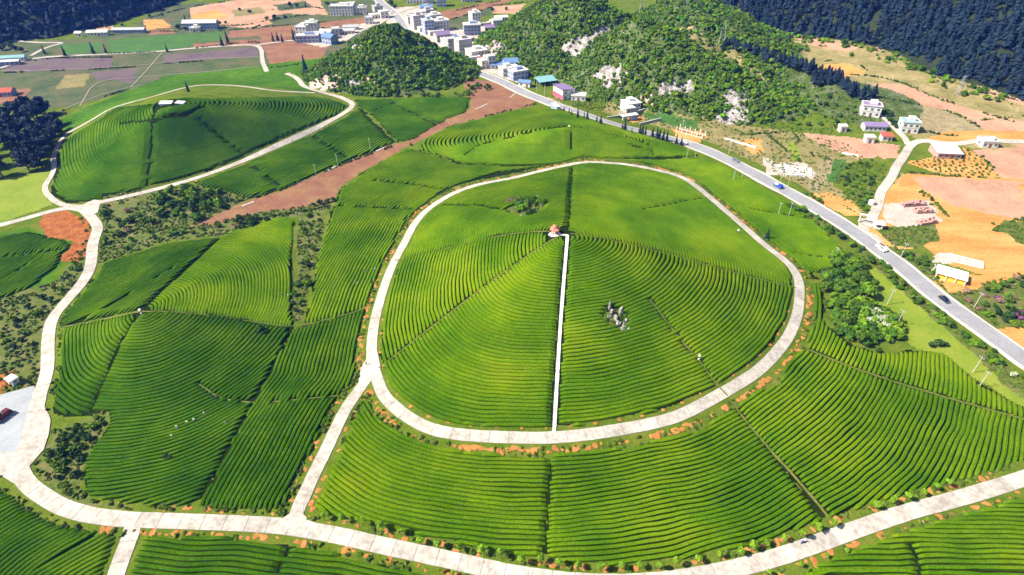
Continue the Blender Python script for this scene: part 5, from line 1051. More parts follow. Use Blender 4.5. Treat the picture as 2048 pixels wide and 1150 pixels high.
def build_village():
    V = house; g = 'houses of the valley village'
    A = [ # px, py, width, depth, storeys, wall, roof, roof material, angle, words
     (686,29,26,10,3,'white','flat','roofw',2,'long white three storey block in the fields left of the highway top'),
     (722,27,14,9,2,'white','flat','roofg',2,'white two storey house right of the long white block'),
     (704,24,9,9,3,'blueshade','flat','roofg',2,'blue shaded block at the right end of the long white block'),
     (739,47,8,8,2,'white','flat','roofg',5,'small white house just behind the cone hill top'),
     (756,24,10,10,2,'greywall','flat','roofg',None,'grey house cluster end left of the highway near the top'),
     (751,35,12,9,1,'cream','flat','roofw',None,'low pale shed left of the highway below the grey house'),
     (768,35,9,8,2,'white','flat','roofw',None,'white house on the left edge of the highway near the top'),
     (607,72,11,10,3,'white','flat','roofw',-4,'tall white house at the left end of the left village row'),
     (625,64,13,9,3,'white','flat','roofw',4,'white villa with stepped roof behind the left village row'),
     (617,84,22,8,2,'blueshade','flat','roofw',6,'long blue shaded house on the edge of the red field'),
     (641,80,10,8,2,'blueshade','gable','roofg',6,'blue shaded house with grey gable roof beside the long blue shaded house'),
     (661,86,12,10,2,'blueshade','gable','roofb',-30,'blue roofed house at the left foot of the cone hill'),
     (655,76,12,9,2,'greywall','gable','roofg',-10,'grey gabled house behind the blue roofed house'),
     (684,67,26,7,1,'cream','gable','roofg',8,'long low row building left of the cone hill'),
     (703,59,16,6,1,'white','gable','roofg',8,'low white row building close to the cone hill crown'),
     (672,70,8,7,2,'white','flat','roofw',8,'small white house at the left end of the low row'),
     (836,56,12,11,4,'greywall','flat','roofpale',None,'tall grey windowless house right beside the upper highway'),
     (822,46,9,8,2,'cream','flat','roofg',None,'small cream house right of the upper highway'),
     (854,32,14,10,2,'greywall','flat','roofpale',None,'house with pale violet roof behind the tall grey house'),
     (867,42,15,10,2,'white','flat','roofw',None,'white house with broad white roof at the back of the cluster'),
     (852,52,8,8,3,'blueshade','flat','roofg',None,'narrow blue shaded house between the grey and white houses'),
     (843,36,9,8,2,'white','flat','roofw',None,'small white house at the back left of the cluster'),
     (857,66,10,10,4,'blueshade','flat','roofw',None,'tall blue shaded house with white flat roof'),
     (880,60,17,11,3,'white','flat','roofw',None,'broad white house with flat white roof beside the side lane'),
     (872,69,15,6,1,'cream','flat','roofw',None,'low white lean-to in front of the broad white house'),
     (845,62,8,7,1,'cream','flat','roofw',None,'low pale shop at the highway edge below the grey house'),
     (884,81,14,10,2,'greywall','gable','roofp',None,'house with violet tiled gable roof in the middle of the row'),
     (903,80,10,7,1,'white','gable','roofb',None,'low dark blue roofed shed behind the violet gable'),
     (893,92,8,8,2,'cream','flat','roofw',None,'narrow cream house left of the square grey house'),
     (902,98,9,10,3,'greywall','flat','roofg',None,'three storey grey house with pale side wall'),
     (927,106,13,12,4,'greywall','flat','roofpale',None,'big square grey windowless house beside the highway'),
     (953,114,16,14,2,'white','flat','roofw',None,'big white house with wide pale roof and open front'),
     (946,122,12,5,1,'cream','flat','roofw',None,'low pale annex in front of the big wide roof house'),
     (980,120,20,7,1,'white','gable','roofr',None,'long low building with red tiled roof'),
     (972,134,12,9,2,'cream','flat','roofw',None,'cream shop house on the highway below the red roof'),
     (980,134,7,9,3,'greywall','flat','roofg',None,'tall narrow grey house at the end of the shop row'),
     (1000,132,17,8,1,'white','gable','roofb',10,'long white building with blue roof behind the shop row'),
     (1021,129,12,10,2,'blueshade','gable','roofb',10,'dark blue shaded house at the foot of the rocky hill'),
     (950,50,10,10,4,'white','flat','roofw',None,'tall white house alone beyond the side lane'),
     (944,68,17,11,3,'blueshade','flat','roofw',8,'blue shaded three storey house on the side lane'),
     (978,60,10,8,1,'greywall','gable','roofp',15,'low violet roofed house by the rocky hill'),
     (994,52,10,7,2,'white','gable','roofg',15,'white house at the left foot of the rocky hill'),
     (1002,40,14,6,1,'white','gable','roofw',15,'low white building at the back against the rocky hill'),
     (988,48,8,6,1,'cream','flat','roofw',15,'tiny cream shed among the houses by the rocky hill'),
     (833,6,22,10,3,'white','flat','roofw',4,'white block cut by the top edge of the photo'),
     (858,6,12,9,2,'blueshade','flat','roofg',4,'blue shaded house beside the white block at the top edge'),
     (883,12,11,9,3,'blueshade','flat','roofw',4,'blue shaded house on the lane near the top edge'),
     (853,19,14,7,1,'blueshade','gable','roofb',10,'low blue roofed barn below the top lane'),
     (937,3,16,9,2,'white','gable','roofb',6,'white building with blue roof at the top edge'),
     (1013,150,11,9,2,'cream','flat','roofw',None,'cream house with many windows at the lower village end'),
     (1036,156,14,10,2,'blueshade','flat','roofw',None,'white fronted house with blue shaded side near the orange mound'),
     (1026,148,7,8,2,'white','flat','roofw',None,'narrow white house between the two lower village houses'),
     (21,122,26,6,1,'white','gable','rooft',12,'long white and blue shed by the left edge lane'),
     (14,130,22,4,1,'blueshade','gable','roofw',12,'low pale shed in front of the long shed at the left edge'),
     (160,72,6,5,1,'white','gable','roofw',0,'tiny white hut below the left mountain'),
     (198,70,20,6,1,'white','gable','roofw',5,'long pale roofed barn below the left mountain'),
     (260,65,32,6,1,'blueshade','gable','roofg',3,'very long low shed below the left mountain'),
     (404,57,34,9,2,'blueshade','gable','roofpale',4,'long barn with pale roof between dark trees'),
     (392,62,10,6,1,'white','flat','roofw',4,'small white annex in front of the long barn'),
     (8,190,16,8,1,'blueshade','gable','roofr',8,'shed with reddish roof at the left edge'),
    ]
    for px, py, w, d, st, wall, roof, rm, ang, words in A:
        lo = words.startswith(('long low','low','tiny','very long'))
        house(px, py, words, w, d, st, ang, wall, roof, rm, hut=not lo and w > 9, sides='' if 'windowless' in words else 'FRL', door=not 'windowless' in words, group=g).scale = (.93,.93,.93)
def build_near_houses():
    # pink red house beside the highway
    o = house(1127,193,'white house with pink red side wall and violet roof beside the highway',13,10,2,-62+90+90,'white','shed','roofp',hut=False,group=None)
    MB().box(-6.4,6.4,4.99,5.06,.2,3.6).build('side_panel', M['pinkwall'], o); MB().box(6.5,6.57,-4.8,4.8,.2,4.2).build('side_panel', M['pinkwall'], o)
    o = house(1157,199,'low white outbuilding behind the pink red house',10,6,1,-10,'white','flat','roofw',hut=False,group=None)
    house(1050,172,'small white shed with blue roof above the highway',9,5,1,-20,'white','gable','roofb',group=None,nwin=2)
    # open teal shed
    p = at3(1091,168); o = tag(empty('open_shed', p, math.radians(22)), 'open sided shed with teal sheet roof beside the orange mound', 'shed')
    for x in (-6.5,-2.2,2.2,6.5):
        for y in (-4,4): MB().cyl((x,y,-1),(x,y,3.4 if y < 0 else 4.4),.16).build('post', M['metal'], o)
    MB().prism([(-5,3.3),(5,4.5),(5,4.65),(-5,3.45)],-7.5,7.5).build('roof', M['rooft'], o); MB().box(-7,7,3.6,3.75,-.5,3.6).build('back_wall', M['dark'], o)
    # bus shelter on the tea side of the highway
    p = at3(1111,219); o = tag(empty('bus_shelter', p, ROADDIR), 'pale blue roadside shelter on the tea side of the highway', 'shelter')
    MB().box(-4,4,-1.5,1.5,3.0,3.35).build('roof', M['white'], o); MB().box(-3.8,3.8,-1.4,-1.2,-1.5,3.0).build('back_wall', M['blueshade'], o)
    for x in (-3.7,3.55): MB().box(x,x+.15,-1.19,1.3,-1.2,3.0).build('side_wall', M['white'], o)
    MB().box(-3,3,-1.1,-.5,.4,.5).build('bench', M['frame'], o)
    # villa with colonnade
    p = at3(1256,222); o = tag(empty('villa', p, math.radians(20)), 'white flat roofed villa with open colonnade beside the highway', 'villa')
    MB().box(-3.5,7,-4,5,-2,6.2).build('wall', M['white'], o); r = MB().box(-4,7.5,-4.5,5.5,6.2,6.5).build('roof', M['roofw'], o); MB().box(0,4,0,4,6.5,8.4).build('roof_hut', M['white'], r)
    for x in (-9.5,-6.6,-3.7,-.8):
        for y in (-9,-6): MB().cyl((x,y,-2.5),(x,y,5.4),.32,.3).build('column', M['white'], o)
    MB().box(-10,0,-9.5,-4.51,5.4,5.8).build('porch_roof', M['roofw'], o)
    for x in (-1,2.5,5.5): add_window(o, x, -4.003, 4.6, 0); add_window(o, x, -4.003, 1.7, 0)
    for y in (-2,1.5,4): add_window(o, 7.003, y, 4.6, math.pi/2); add_window(o, 7.003, y, 1.7, math.pi/2)
    MB().box(-2.6,-1.4,-4.08,-3.98,0,2.4).build('door', M['doorm'], o)
    p = at3(1252,240); o = tag(empty('gatehouse', p, math.radians(20)), 'small white columned gate pavilion in front of the villa', 'gatehouse')
    for x in (-3,0,3): MB().box(x-.3,x+.3,-1.5,-.9,-1.5,3).build('column', M['white'], o)
    MB().box(-3.6,8,-1.8,2.2,3,3.35).build('roof', M['roofw'], o); MB().box(3.4,7.8,-1.5,2,-1.5,2.99).build('wall', M['blueshade'], o)
    for px, ang, L, lab in (((1285,223),35,26,'blue grey garden wall running back from the villa'),((1232,236),22,14,'blue grey wall beside the forecourt of the villa'),((1300,246),30,18,'white capped wall between the two green plots'),((1445,355),0,1,None)):
        if not lab: continue
        p = at3(*px); o = tag(empty('garden_wall', p, math.radians(ang)), lab, 'wall'); MB().box(-L/2,L/2,-.12,.12,-1.5,1.6).build('wall', M['greywall'], o); MB().box(-L/2-.1,L/2+.1,-.22,.22,1.6,1.75).build('coping', M['white'], o)
    # white houses on the right
    o = house(1738,227,'tall white house with violet roof terrace on the right slope',11,8,2,-18,'white','flat','roofp',hut=True,group=None)
    o = house(1746,258,'low white house with violet gable roof and a row of openings',13,6,1,-6,'white','gable','roofp',group=None,nwin=5,sides='F',door=False)
    o = house(1813,261,'pale turquoise two storey house at the head of the east lane',10,7,2,-10,'white','flat','rooft',hut=True,group=None)
    house(1736,284,'tiny white hut on the pink soil below the white houses',5,4,1,-5,'white','flat','roofw',hut=False,nwin=1,group=None,sides='F')
    house(1770,280,'small white and red shed beside the tiny hut',6,4,1,-5,'white','shed','roofr',hut=False,nwin=2,group=None,sides='F')
    house(1683,262,'tiny white hut at the edge of the scrub left of the white houses',4,3.5,1,0,'white','flat','roofw',hut=False,nwin=1,group=None,sides='F')
    o = house(1888,309,'low broad building with pale pink flat roof by the east lane',13,11,1,-6,'brick','shed','roofpale',group=None,nwin=4,sides='F')
    o = house(1972,290,'white rounded building with water tank by the grey lane',9,7,1,-4,'white','flat','roofg',hut=False,group=None,nwin=3)
    MB().cyl((2,0,3.7),(2,0,5.2),1.6,1.5,14).build('water_tank', M['white'], o)
    # yellow fronted shed
    p = at3(1899,556); o = tag(empty('roadside_shed', p, math.radians(-33)), 'shed with big white flat roof and yellow front beside the highway', 'shed')
    MB().box(-6.5,6.5,-3.0,4,-2,3.2).build('wall', M['brick'], o); MB().box(-6.4,6.4,-3.08,-3.001,0,3.1).build('front_panel', M['yellow'], o)
    MB().prism([(-4.2,3.05),(4.4,3.5),(4.4,3.7),(-4.2,3.25)],-7,7).build('roof', M['roofw'], o)
    for x in (-6.4,-2.1,2.1,6.4): MB().box(x-.16,x+.16,-4.1,-3.8,-1.5,3.02).build('column', M['white'], o)
    for x in (-4.3,0,4.3): MB().box(x-1.2,x+1.2,-3.15,-3.081,0,2.6).build('shutter', M['yellow'], o)
    o.scale = (.82,.82,.82)
    # walls and frames of unfinished buildings
    def grid_walls(px, ang, w, d, nx, ny, h, label, m='white'):
        p = at3(*px); o = tag(empty('foundation', p, math.radians(ang)), label, 'foundation')
        for i in range(nx+1): x = -w/2+w*i/nx; MB().box(x-.15,x+.15,-d/2,d/2,-1,h).build('cross_wall', M[m], o)
        for j in range(ny+1): y = -d/2+d*j/ny; MB().box(-w/2-.16,w/2+.16,y-.14,y+.14,-1,h+.01).build('long_wall', M[m], o)
    grid_walls((1592,340),-20,16,9,5,3,.5,'white foundation walls laid out in a grid beside the highway')
    grid_walls((1930,523),-30,13,5,4,2,.8,'white foundation grid beside the yellow fronted shed')
    p = at3(1382,268); o = tag(empty('concrete_frame', p, math.radians(-38)), 'row of bare white concrete columns on orange soil', 'building frame')
    for i in range(6):
        for j in range(2): MB().box(i*3.4-9,i*3.4-8.6,j*5-2.5,j*5-2.1,-1,3.4-.5*(i % 2)).build('column', M['white'], o)
    for j in range(2): MB().box(-9.2,8.6,j*5-2.45,j*5-2.15,.2,.5).build('ground_beam', M['white'], o)
    for px, ang, L, lab in (((1480,287),-42,20,'white retaining wall along the edge of the orange plot'),((1590,352),-5,10,'white slab wall below the foundation grid'),((1700,310),-28,9,'short white wall on the pink ploughed field')):
        p = at3(*px); o = tag(link('low_wall', MB().box(-L/2,L/2,-.35,.35,-1,.9).mesh('low_wall', M['white'])), lab, 'wall'); o.location = p; o.rotation_euler = (0,0,math.radians(ang))
    # brick stacks
    for px, ang, w, lab in (((1824,410),8,12,'long stack of pale pink bricks, farthest of the three in the yard'),((1845,424),6,9,'middle stack of pale pink bricks in the brick yard'),((1853,446),14,10,'nearest stack of pale pink bricks in the brick yard')):
        p = at3(*px); o = tag(empty('brick_stack', p, math.radians(ang)), lab, 'brick stack')
        for i in range(int(w/1.2)):
            for j in range(3):
                for k in range(3):
                    if random.random() < (.12 if k < 2 else .5): continue
                    jx = random.uniform(-.08, .08); MB().box(i*1.2-w/2+.04+jx, i*1.2-w/2+1.12+jx, j*1.2-1.8, j*1.2-.75, k*.75-.5*(k == 0), k*.75+.72).build('brick_pack', M['brick'], o)
    # gate with columns, water tank, site hut by the east lane
    p = at3(1731,447); o = tag(empty('gateway', p, math.radians(-30)), 'white gateway with barred top at the mouth of the east lane', 'gate')
    for x in (-3.4,3.0): MB().box(x,x+.5,-.3,.3,-1,4.2).build('gate_post', M['white'], o)
    MB().box(-3.8,3.9,-.5,.5,4.2,4.6).build('lintel', M['white'], o)
    for i in range(8): MB().box(-2.8+i*.75,-2.72+i*.75,-.05,.05,1.2,4.19).build('bar', M['metal'], o)
    p = at3(1742,409); o = tag(empty('water_tank', p), 'round white water tank in the grass beside the curved east lane', 'tank'); MB().cyl((0,0,-.6),(0,0,2.2),1.5,1.5,16).build('tank', M['white'], o); MB().cyl((0,0,2.2),(0,0,2.7),1.5,.5,16).build('lid', M['roofw'], o)
    house(1755,456,'tiny white site hut beside the gateway',3.5,2.6,1,-20,'white','shed','roofw',hut=False,nwin=1,group=None,sides='F',sh=2.4,door=False)
    # summit hut on the rear left hill, red pavilion on the round hill
    p = at3(333,209); o = tag(empty('summit_shelter', p, math.radians(4)), 'low shelter with wide pale roof on the rear left hill top', 'shelter')
    MB().box(-5,5,-2.2,2.2,-2,1.6).build('wall', M['greywall'], o); MB().prism([(-3,1.5),(3,2.5),(3,2.7),(-3,1.7)],-6,6).build('roof', M['roofw'], o); o.scale = (.6,.6,.6)
    p = at3(362,208); o = tag(empty('summit_shelter', p, math.radians(-14)), 'smaller pale roofed hut right of the summit shelter', 'shelter')
    MB().box(-4,4,-1.8,1.8,-2,1.4).build('wall', M['greywall'], o); MB().prism([(-2.6,1.2),(2.6,2.2),(2.6,2.4),(-2.6,1.4)],-5,4.6).build('roof', M['roofg'], o); o.scale = (.6,.6,.6)
    p = at3(1109,468); o = tag(empty('pavilion', p, .2), 'red hexagonal pavilion with tiled roof beside the hilltop path', 'pavilion'); o.scale = (.72,.72,.8)
    hexa = [(math.cos(i*math.pi/3), math.sin(i*math.pi/3)) for i in range(6)]
    def hexring(r0, z0, r1, z1, m, nm):
        b = MB(); b.V = [(c*r0, s*r0, z0) for c, s in hexa]+[(c*r1, s*r1, z1) for c, s in hexa]; b.F = [(i, (i+1) % 6, 6+(i+1) % 6, 6+i) for i in range(6)]+[(5,4,3,2,1,0), (6,7,8,9,10,11)]; return b.build(nm, m, o)
    hexring(2.7, -.8, 2.7, .35, M['white'], 'plinth')
    for c, s in hexa: MB().cyl((c*2, s*2, .3), (c*2, s*2, 3.1), .15).build('column', M['roofr'], o)
    b = MB()
    for i in range(6):
        if i == 4: continue
        (c0, s0), (c1, s1) = hexa[i], hexa[(i+1) % 6]; b.cyl((c0*2, s0*2, 1.05), (c1*2, s1*2, 1.05), .07, .07, 5); b.cyl((c0*2, s0*2, .75), (c1*2, s1*2, .75), .05, .05, 5)
    b.build('railing', M['roofr'], o)
    M['pavroof'] = mat('salmon_tile', (.46,.15,.10), (.55,.2,.14), None, 1.5, 5)
    r = hexring(3.1, 3.0, 1.0, 4.15, M['pavroof'], 'roof'); hexring(1.0, 4.1, .9, 4.6, M['roofr'], 'upper_drum'); hexring(1.5, 4.5, .08, 5.6, M['pavroof'], 'upper_roof')
    rg = MB()
    for c, s in hexa: rg.cyl((c*3.15, s*3.15, 3.1), (c*.95, s*.95, 4.22), .09, .08, 5)
    rg.build('ridge_tiles', M['roofr'], o); MB().cyl((0,0,5.5),(0,0,6.1),.12,.03).build('finial', M['roofr'], o)
    tag(drape('pavilion_terrace', [at(1109,468)+np.array([c*2.6, s*2.5]) for c, s in hexa], M['stone'], .15, 1.5), kind='structure')
    tag(ribbon('footpath', smooth_line(atl([(1116,470),(1126,470),(1135,471)]), 1.0), .38, M['stone'], .25), kind='structure')
    # small white cabin by the left road
    p = at3(29,766); o = tag(empty('cabin', p, math.radians(-25)), 'small white cabin with dark openings beside the orange soil patch', 'cabin')
    MB().box(-1.5,1.5,-1.1,1.1,-.3,2.4).build('wall', M['white'], o); MB().box(-1.8,1.8,-1.4,1.4,2.4,2.6).build('roof', M['roofw'], o); MB().box(-.2,.9,-1.16,-1.09,0,2).build('door', M['dark'], o); add_window(o,1.503,0,1.4,math.pi/2,.9,.8)
# ------------------------------------------------------------------ poles, lamps, pylons
def build_poles():
    m_p = MB().cyl((0,0,-1),(0,0,7.6),.15,.10,8).mesh('pole', M['pole']); m_c = MB().box(-.9,.9,-.06,.06,6.9,7.05).mesh('crossarm', M['metal']); m_i = MB().cyl((0,0,0),(0,0,.3),.08,.05,6).mesh('insulator', M['white'])
    where = {'yellow pasture below the highway':[(1774,609),(1793,651),(1945,745),(1957,775)], 'tea between ring road and highway':[(1555,432),(1577,432),(1466,361),(1483,357),(1373,316),(1390,315),(1666,524)],
      'field side of the highway':[(1457,307),(1505,312),(1561,361),(1574,376),(1801,515),(1794,372),(1947,616),(1364,263),(1073,184),(1089,192),(1148,212)], 'red field edge':[(633,354),(676,333),(299,439),(465,418),(741,300)]}
    def pole(px, lab, grp):
        o = tag(empty('utility_pole', at3(*px), ROADDIR+random.uniform(-.2,.2)), lab, 'utility pole', grp); link('pole', m_p, o); link('crossarm', m_c, o)
        for x in (-.75,.75): q = link('insulator', m_i, o); q.location = (x,0,7.05)
    for w, L in where.items():
        for px in L: pole(px, 'slender concrete pole standing in the '+w if 'side' not in w and 'edge' not in w else 'slender concrete pole on the '+w, 'utility poles')
    def hframe(px, h, lab):
        o = tag(empty('power_pylon', at3(*px), .3), lab, 'pylon')
        for x in (-2.2,2.2): MB().cyl((x,0,-1.5),(x*.9,0,h),.26,.16).build('pole', M['pole'], o)
        MB().box(-4.2,4.2,-.12,.12,h-1.2,h-.95).build('crossarm', M['metal'], o); MB().cyl((-2.1,0,h-4.5),(2.1,0,h-1.4),.06,.06,5).cyl((2.1,0,h-4.5),(-2.1,0,h-1.4),.06,.06,5).build('brace', M['metal'], o)
    hframe((1283,26), 11, 'twin pole pylon on top of the rocky hill'); hframe((1442,89), 13, 'twin pole pylon on the saddle beside the pines')
    o = tag(empty('lattice_pylon', at3(1914,190), .4), 'grey steel lattice pylon among the terraces at right', 'pylon'); b = MB(); h = 13.
    for sx in (-1,1):
        for sy in (-1,1): b.cyl((sx*1.5,sy*1.5,-1),(sx*.35,sy*.35,h),.11,.08,5)
    b.build('mast', M['metal'], o); q = MB()
    for k in range(6):
        z0, z1 = k*h/6, (k+1)*h/6; r0, r1 = 1.5-1.15*z0/h, 1.5-1.15*z1/h
        for (ax, ay, bx, by) in ((-1,-1,1,-1),(1,-1,1,1),(1,1,-1,1),(-1,1,-1,-1)): q.cyl((ax*r0,ay*r0,z0),(bx*r1,by*r1,z1),.05,.05,4); q.cyl((bx*r0,by*r0,z0),(ax*r1,ay*r1,z1),.05,.05,4)
    q.build('lattice', M['metal'], o)
    for z, w in ((h-.6,3.2),(h-3,3.8)): MB().box(-w,w,-.1,.1,z,z+.2).build('crossarm', M['metal'], o)
    for px, lab in (((1475,468),'white and dark insect lamp on a post in the tea below the right bend'),((1397,720),'small white insect lamp on a post beside the lower right tea path'),((283,629),'white insect lamp on a post at the top of the left hill'),((1138,259),'white insect lamp on a post at the crest of the rear hill')):
        o = tag(empty('insect_lamp', at3(*px), .5), lab, 'lamp post'); o.scale = (.62,.62,.72); MB().cyl((0,0,-.5),(0,0,2.9),.09,.07).build('post', M['pole'], o); MB().box(-.35,.35,-.35,.35,1.5,2.3).build('trap_box', M['dark'], o); MB().box(-.5,.5,-.5,.5,2.35,2.5).build('rain_cap', M['white'], o); MB().prism([(-.6,2.9),(.6,3.4),(.6,3.46),(-.6,2.96)],-.65,.65).build('solar_panel', M['white'], o); MB().box(-.4,.4,-.4,.4,.2,.95).build('base_box', M['white'], o)
# ------------------------------------------------------------------ vehicles
def vehicle(name, px, ang, label, cat, L, Wd, prof, cab, body, wheels):
    """side profile of (x,z) for the body, cab glass as a second profile"""
    p = at3(*px); p.z += .30; o = tag(empty(name, p, ang), label, cat)
    def ext(pr, hw, inset): 
        b = MB(); k = len(pr); b.V = [(x, -hw+(inset if z > 1.0 else 0), z) for x, z in pr]+[(x, hw-(inset if z > 1.0 else 0), z) for x, z in pr]
        b.F = [tuple(range(k)), tuple(range(2*k-1, k-1, -1))]+[(i, k+i, k+(i+1) % k, (i+1) % k) for i in range(k)]; return b
    ext(prof, Wd/2, .14).build('body', M[body], o); ext(cab, Wd/2+.01, .13).build('window_band', M['glass'], o)
    for x, r in wheels:
        for y in (-Wd/2+.1, Wd/2-.1):
            w = MB().cyl((x, y-.12, r), (x, y+.12, r), r, r, 14).build('wheel', M['rubber'], o); MB().cyl((x, y-.13, r), (x, y+.13, r), r*.55, r*.55, 10).build('rim', M['metal'], w)
    for y in (-Wd/2+.3, Wd/2-.3):
        MB().box(L/2-.1, L/2+.03, y-.17, y+.17, .62, .8).build('headlight', M['frame'], o); MB().box(-L/2-.03, -L/2+.1, y-.14, y+.14, .7, .9).build('tail_light', M['roofr'], o)
    return o
def build_vehicles():
    car = [(-2.2,.3),(2.2,.3),(2.25,.7),(1.3,.92),(.5,1.42),(-1.2,1.45),(-2.0,.98),(-2.25,.9)]; cab = [(1.15,.96),(.45,1.36),(-1.15,1.38),(-1.8,1.0)]
    rd = math.atan2(-1.05, 1.0)
    def dirat(px): 
        p = at(*px); i = int(np.argmin(np.hypot(HW[:, 0]-p[0], HW[:, 1]-p[1]))); t = tangents(HW)[i]; return math.atan2(t[1], t[0])
    vehicle('car', (1887,602), dirat((1887,602)), 'black car driving on the highway near the right edge', 'car', 4.5, 1.8, car, cab, 'blackp', [(-1.4,.33),(1.4,.33)])
    vehicle('car', (1471,323), dirat((1471,323)), 'grey car on the far lane of the highway above the tea', 'car', 4.5, 1.8, car, cab, 'greyp', [(-1.4,.33),(1.4,.33)])
    vehicle('car', (1367,287), dirat((1367,287)), 'white car on the highway beside the cypresses', 'car', 4.5, 1.8, car, cab, 'whitep', [(-1.4,.33),(1.4,.33)])
    van = [(-2.7,.35),(2.6,.35),(2.7,1.0),(2.3,1.15),(1.75,2.2),(-2.5,2.25),(-2.72,1.2)]; vcab = [(2.1,1.25),(1.65,2.05),(-2.45,2.08),(-2.5,1.3)]
    o = vehicle('minibus', (1761,500), dirat((1761,500)), 'white minibus with dark roof rack on the highway', 'minibus', 5.4, 2.0, van, vcab, 'whitep', [(-1.7,.36),(1.7,.36)])
    rk = MB()
    for y in (-.6,-.2,.2,.6): rk.box(-2.1,1.2,y-.09,y+.09,2.28,2.36)
    rk.build('roof_rack', M['dark'], o)
    trk = [(.6,.5),(2.7,.5),(2.75,1.2),(2.3,2.1),(.6,2.15)]; tcab = [(2.68,1.3),(2.26,2.0),(1.0,2.02),(1.0,1.3)]
    o = vehicle('truck', (1555,375), dirat((1555,375)), 'small blue truck on the highway carrying a load', 'truck', 5.4, 1.9, trk, tcab, 'bluep', [(-1.6,.4),(1.8,.4)])
    MB().box(-2.7,.5,-.95,.95,.55,.75).box(-2.7,.5,-.95,-.87,.76,1.25).box(-2.7,.5,.87,.95,.76,1.25).box(-2.7,-2.62,-.86,.86,.76,1.25).build('cargo_bed', M['bluep'], o); MB().box(-2.4,.2,-.8,.8,.76,1.5,.2).build('cargo', M['whitep'], o)
    o = vehicle('farm_truck', (8,836), 1.2, 'dark maroon farm truck parked on the grey yard at left', 'truck', 5.4, 2.0, trk, tcab, 'maroon', [(-1.6,.45),(1.8,.45)]); o.location.z -= .2
    MB().box(-2.7,.5,-1,1,.6,.8).box(-2.7,.5,-1,-.92,.81,2.0).box(-2.7,.5,.92,1,.81,2.0).box(-2.7,-2.6,-.9,.9,.81,2.0).build('cargo_bed', M['maroon'], o)
    MB().box(-2.3,-.2,-.7,.7,.81,2.6,.3).cyl((-.2,.3,.8),(.1,.4,3.1),.09).cyl((-1.8,-.3,.8),(-2.0,-.4,3.0),.09).build('machinery', M['maroon'], o)
    # motorbike at the roadside
    p = at3(1606,1086); p.z += .24; o = tag(empty('motorbike', p, .4), 'motorbike parked at the upper edge of the bottom road', 'motorbike')
    for x in (-.65,.65): MB().cyl((x,-.06,.3),(x,.06,.3),.3,.3,14).build('wheel', M['rubber'], o)
    MB().prism([(-.16,.35),(.16,.35),(.13,.8),(-.13,.8)],-.35,.45).build('engine', M['dark'], o); MB().box(-.75,.05,-.15,.15,.78,.9).build('seat', M['bluep'], o); MB().box(.05,.5,-.14,.14,.75,1.0,.05).build('tank', M['whitep'], o)
    MB().cyl((.65,0,.3),(.45,0,1.05),.04,.04,6).cyl((.45,-.35,1.08),(.45,.35,1.08),.025,.025,6).build('handlebar', M['metal'], o)
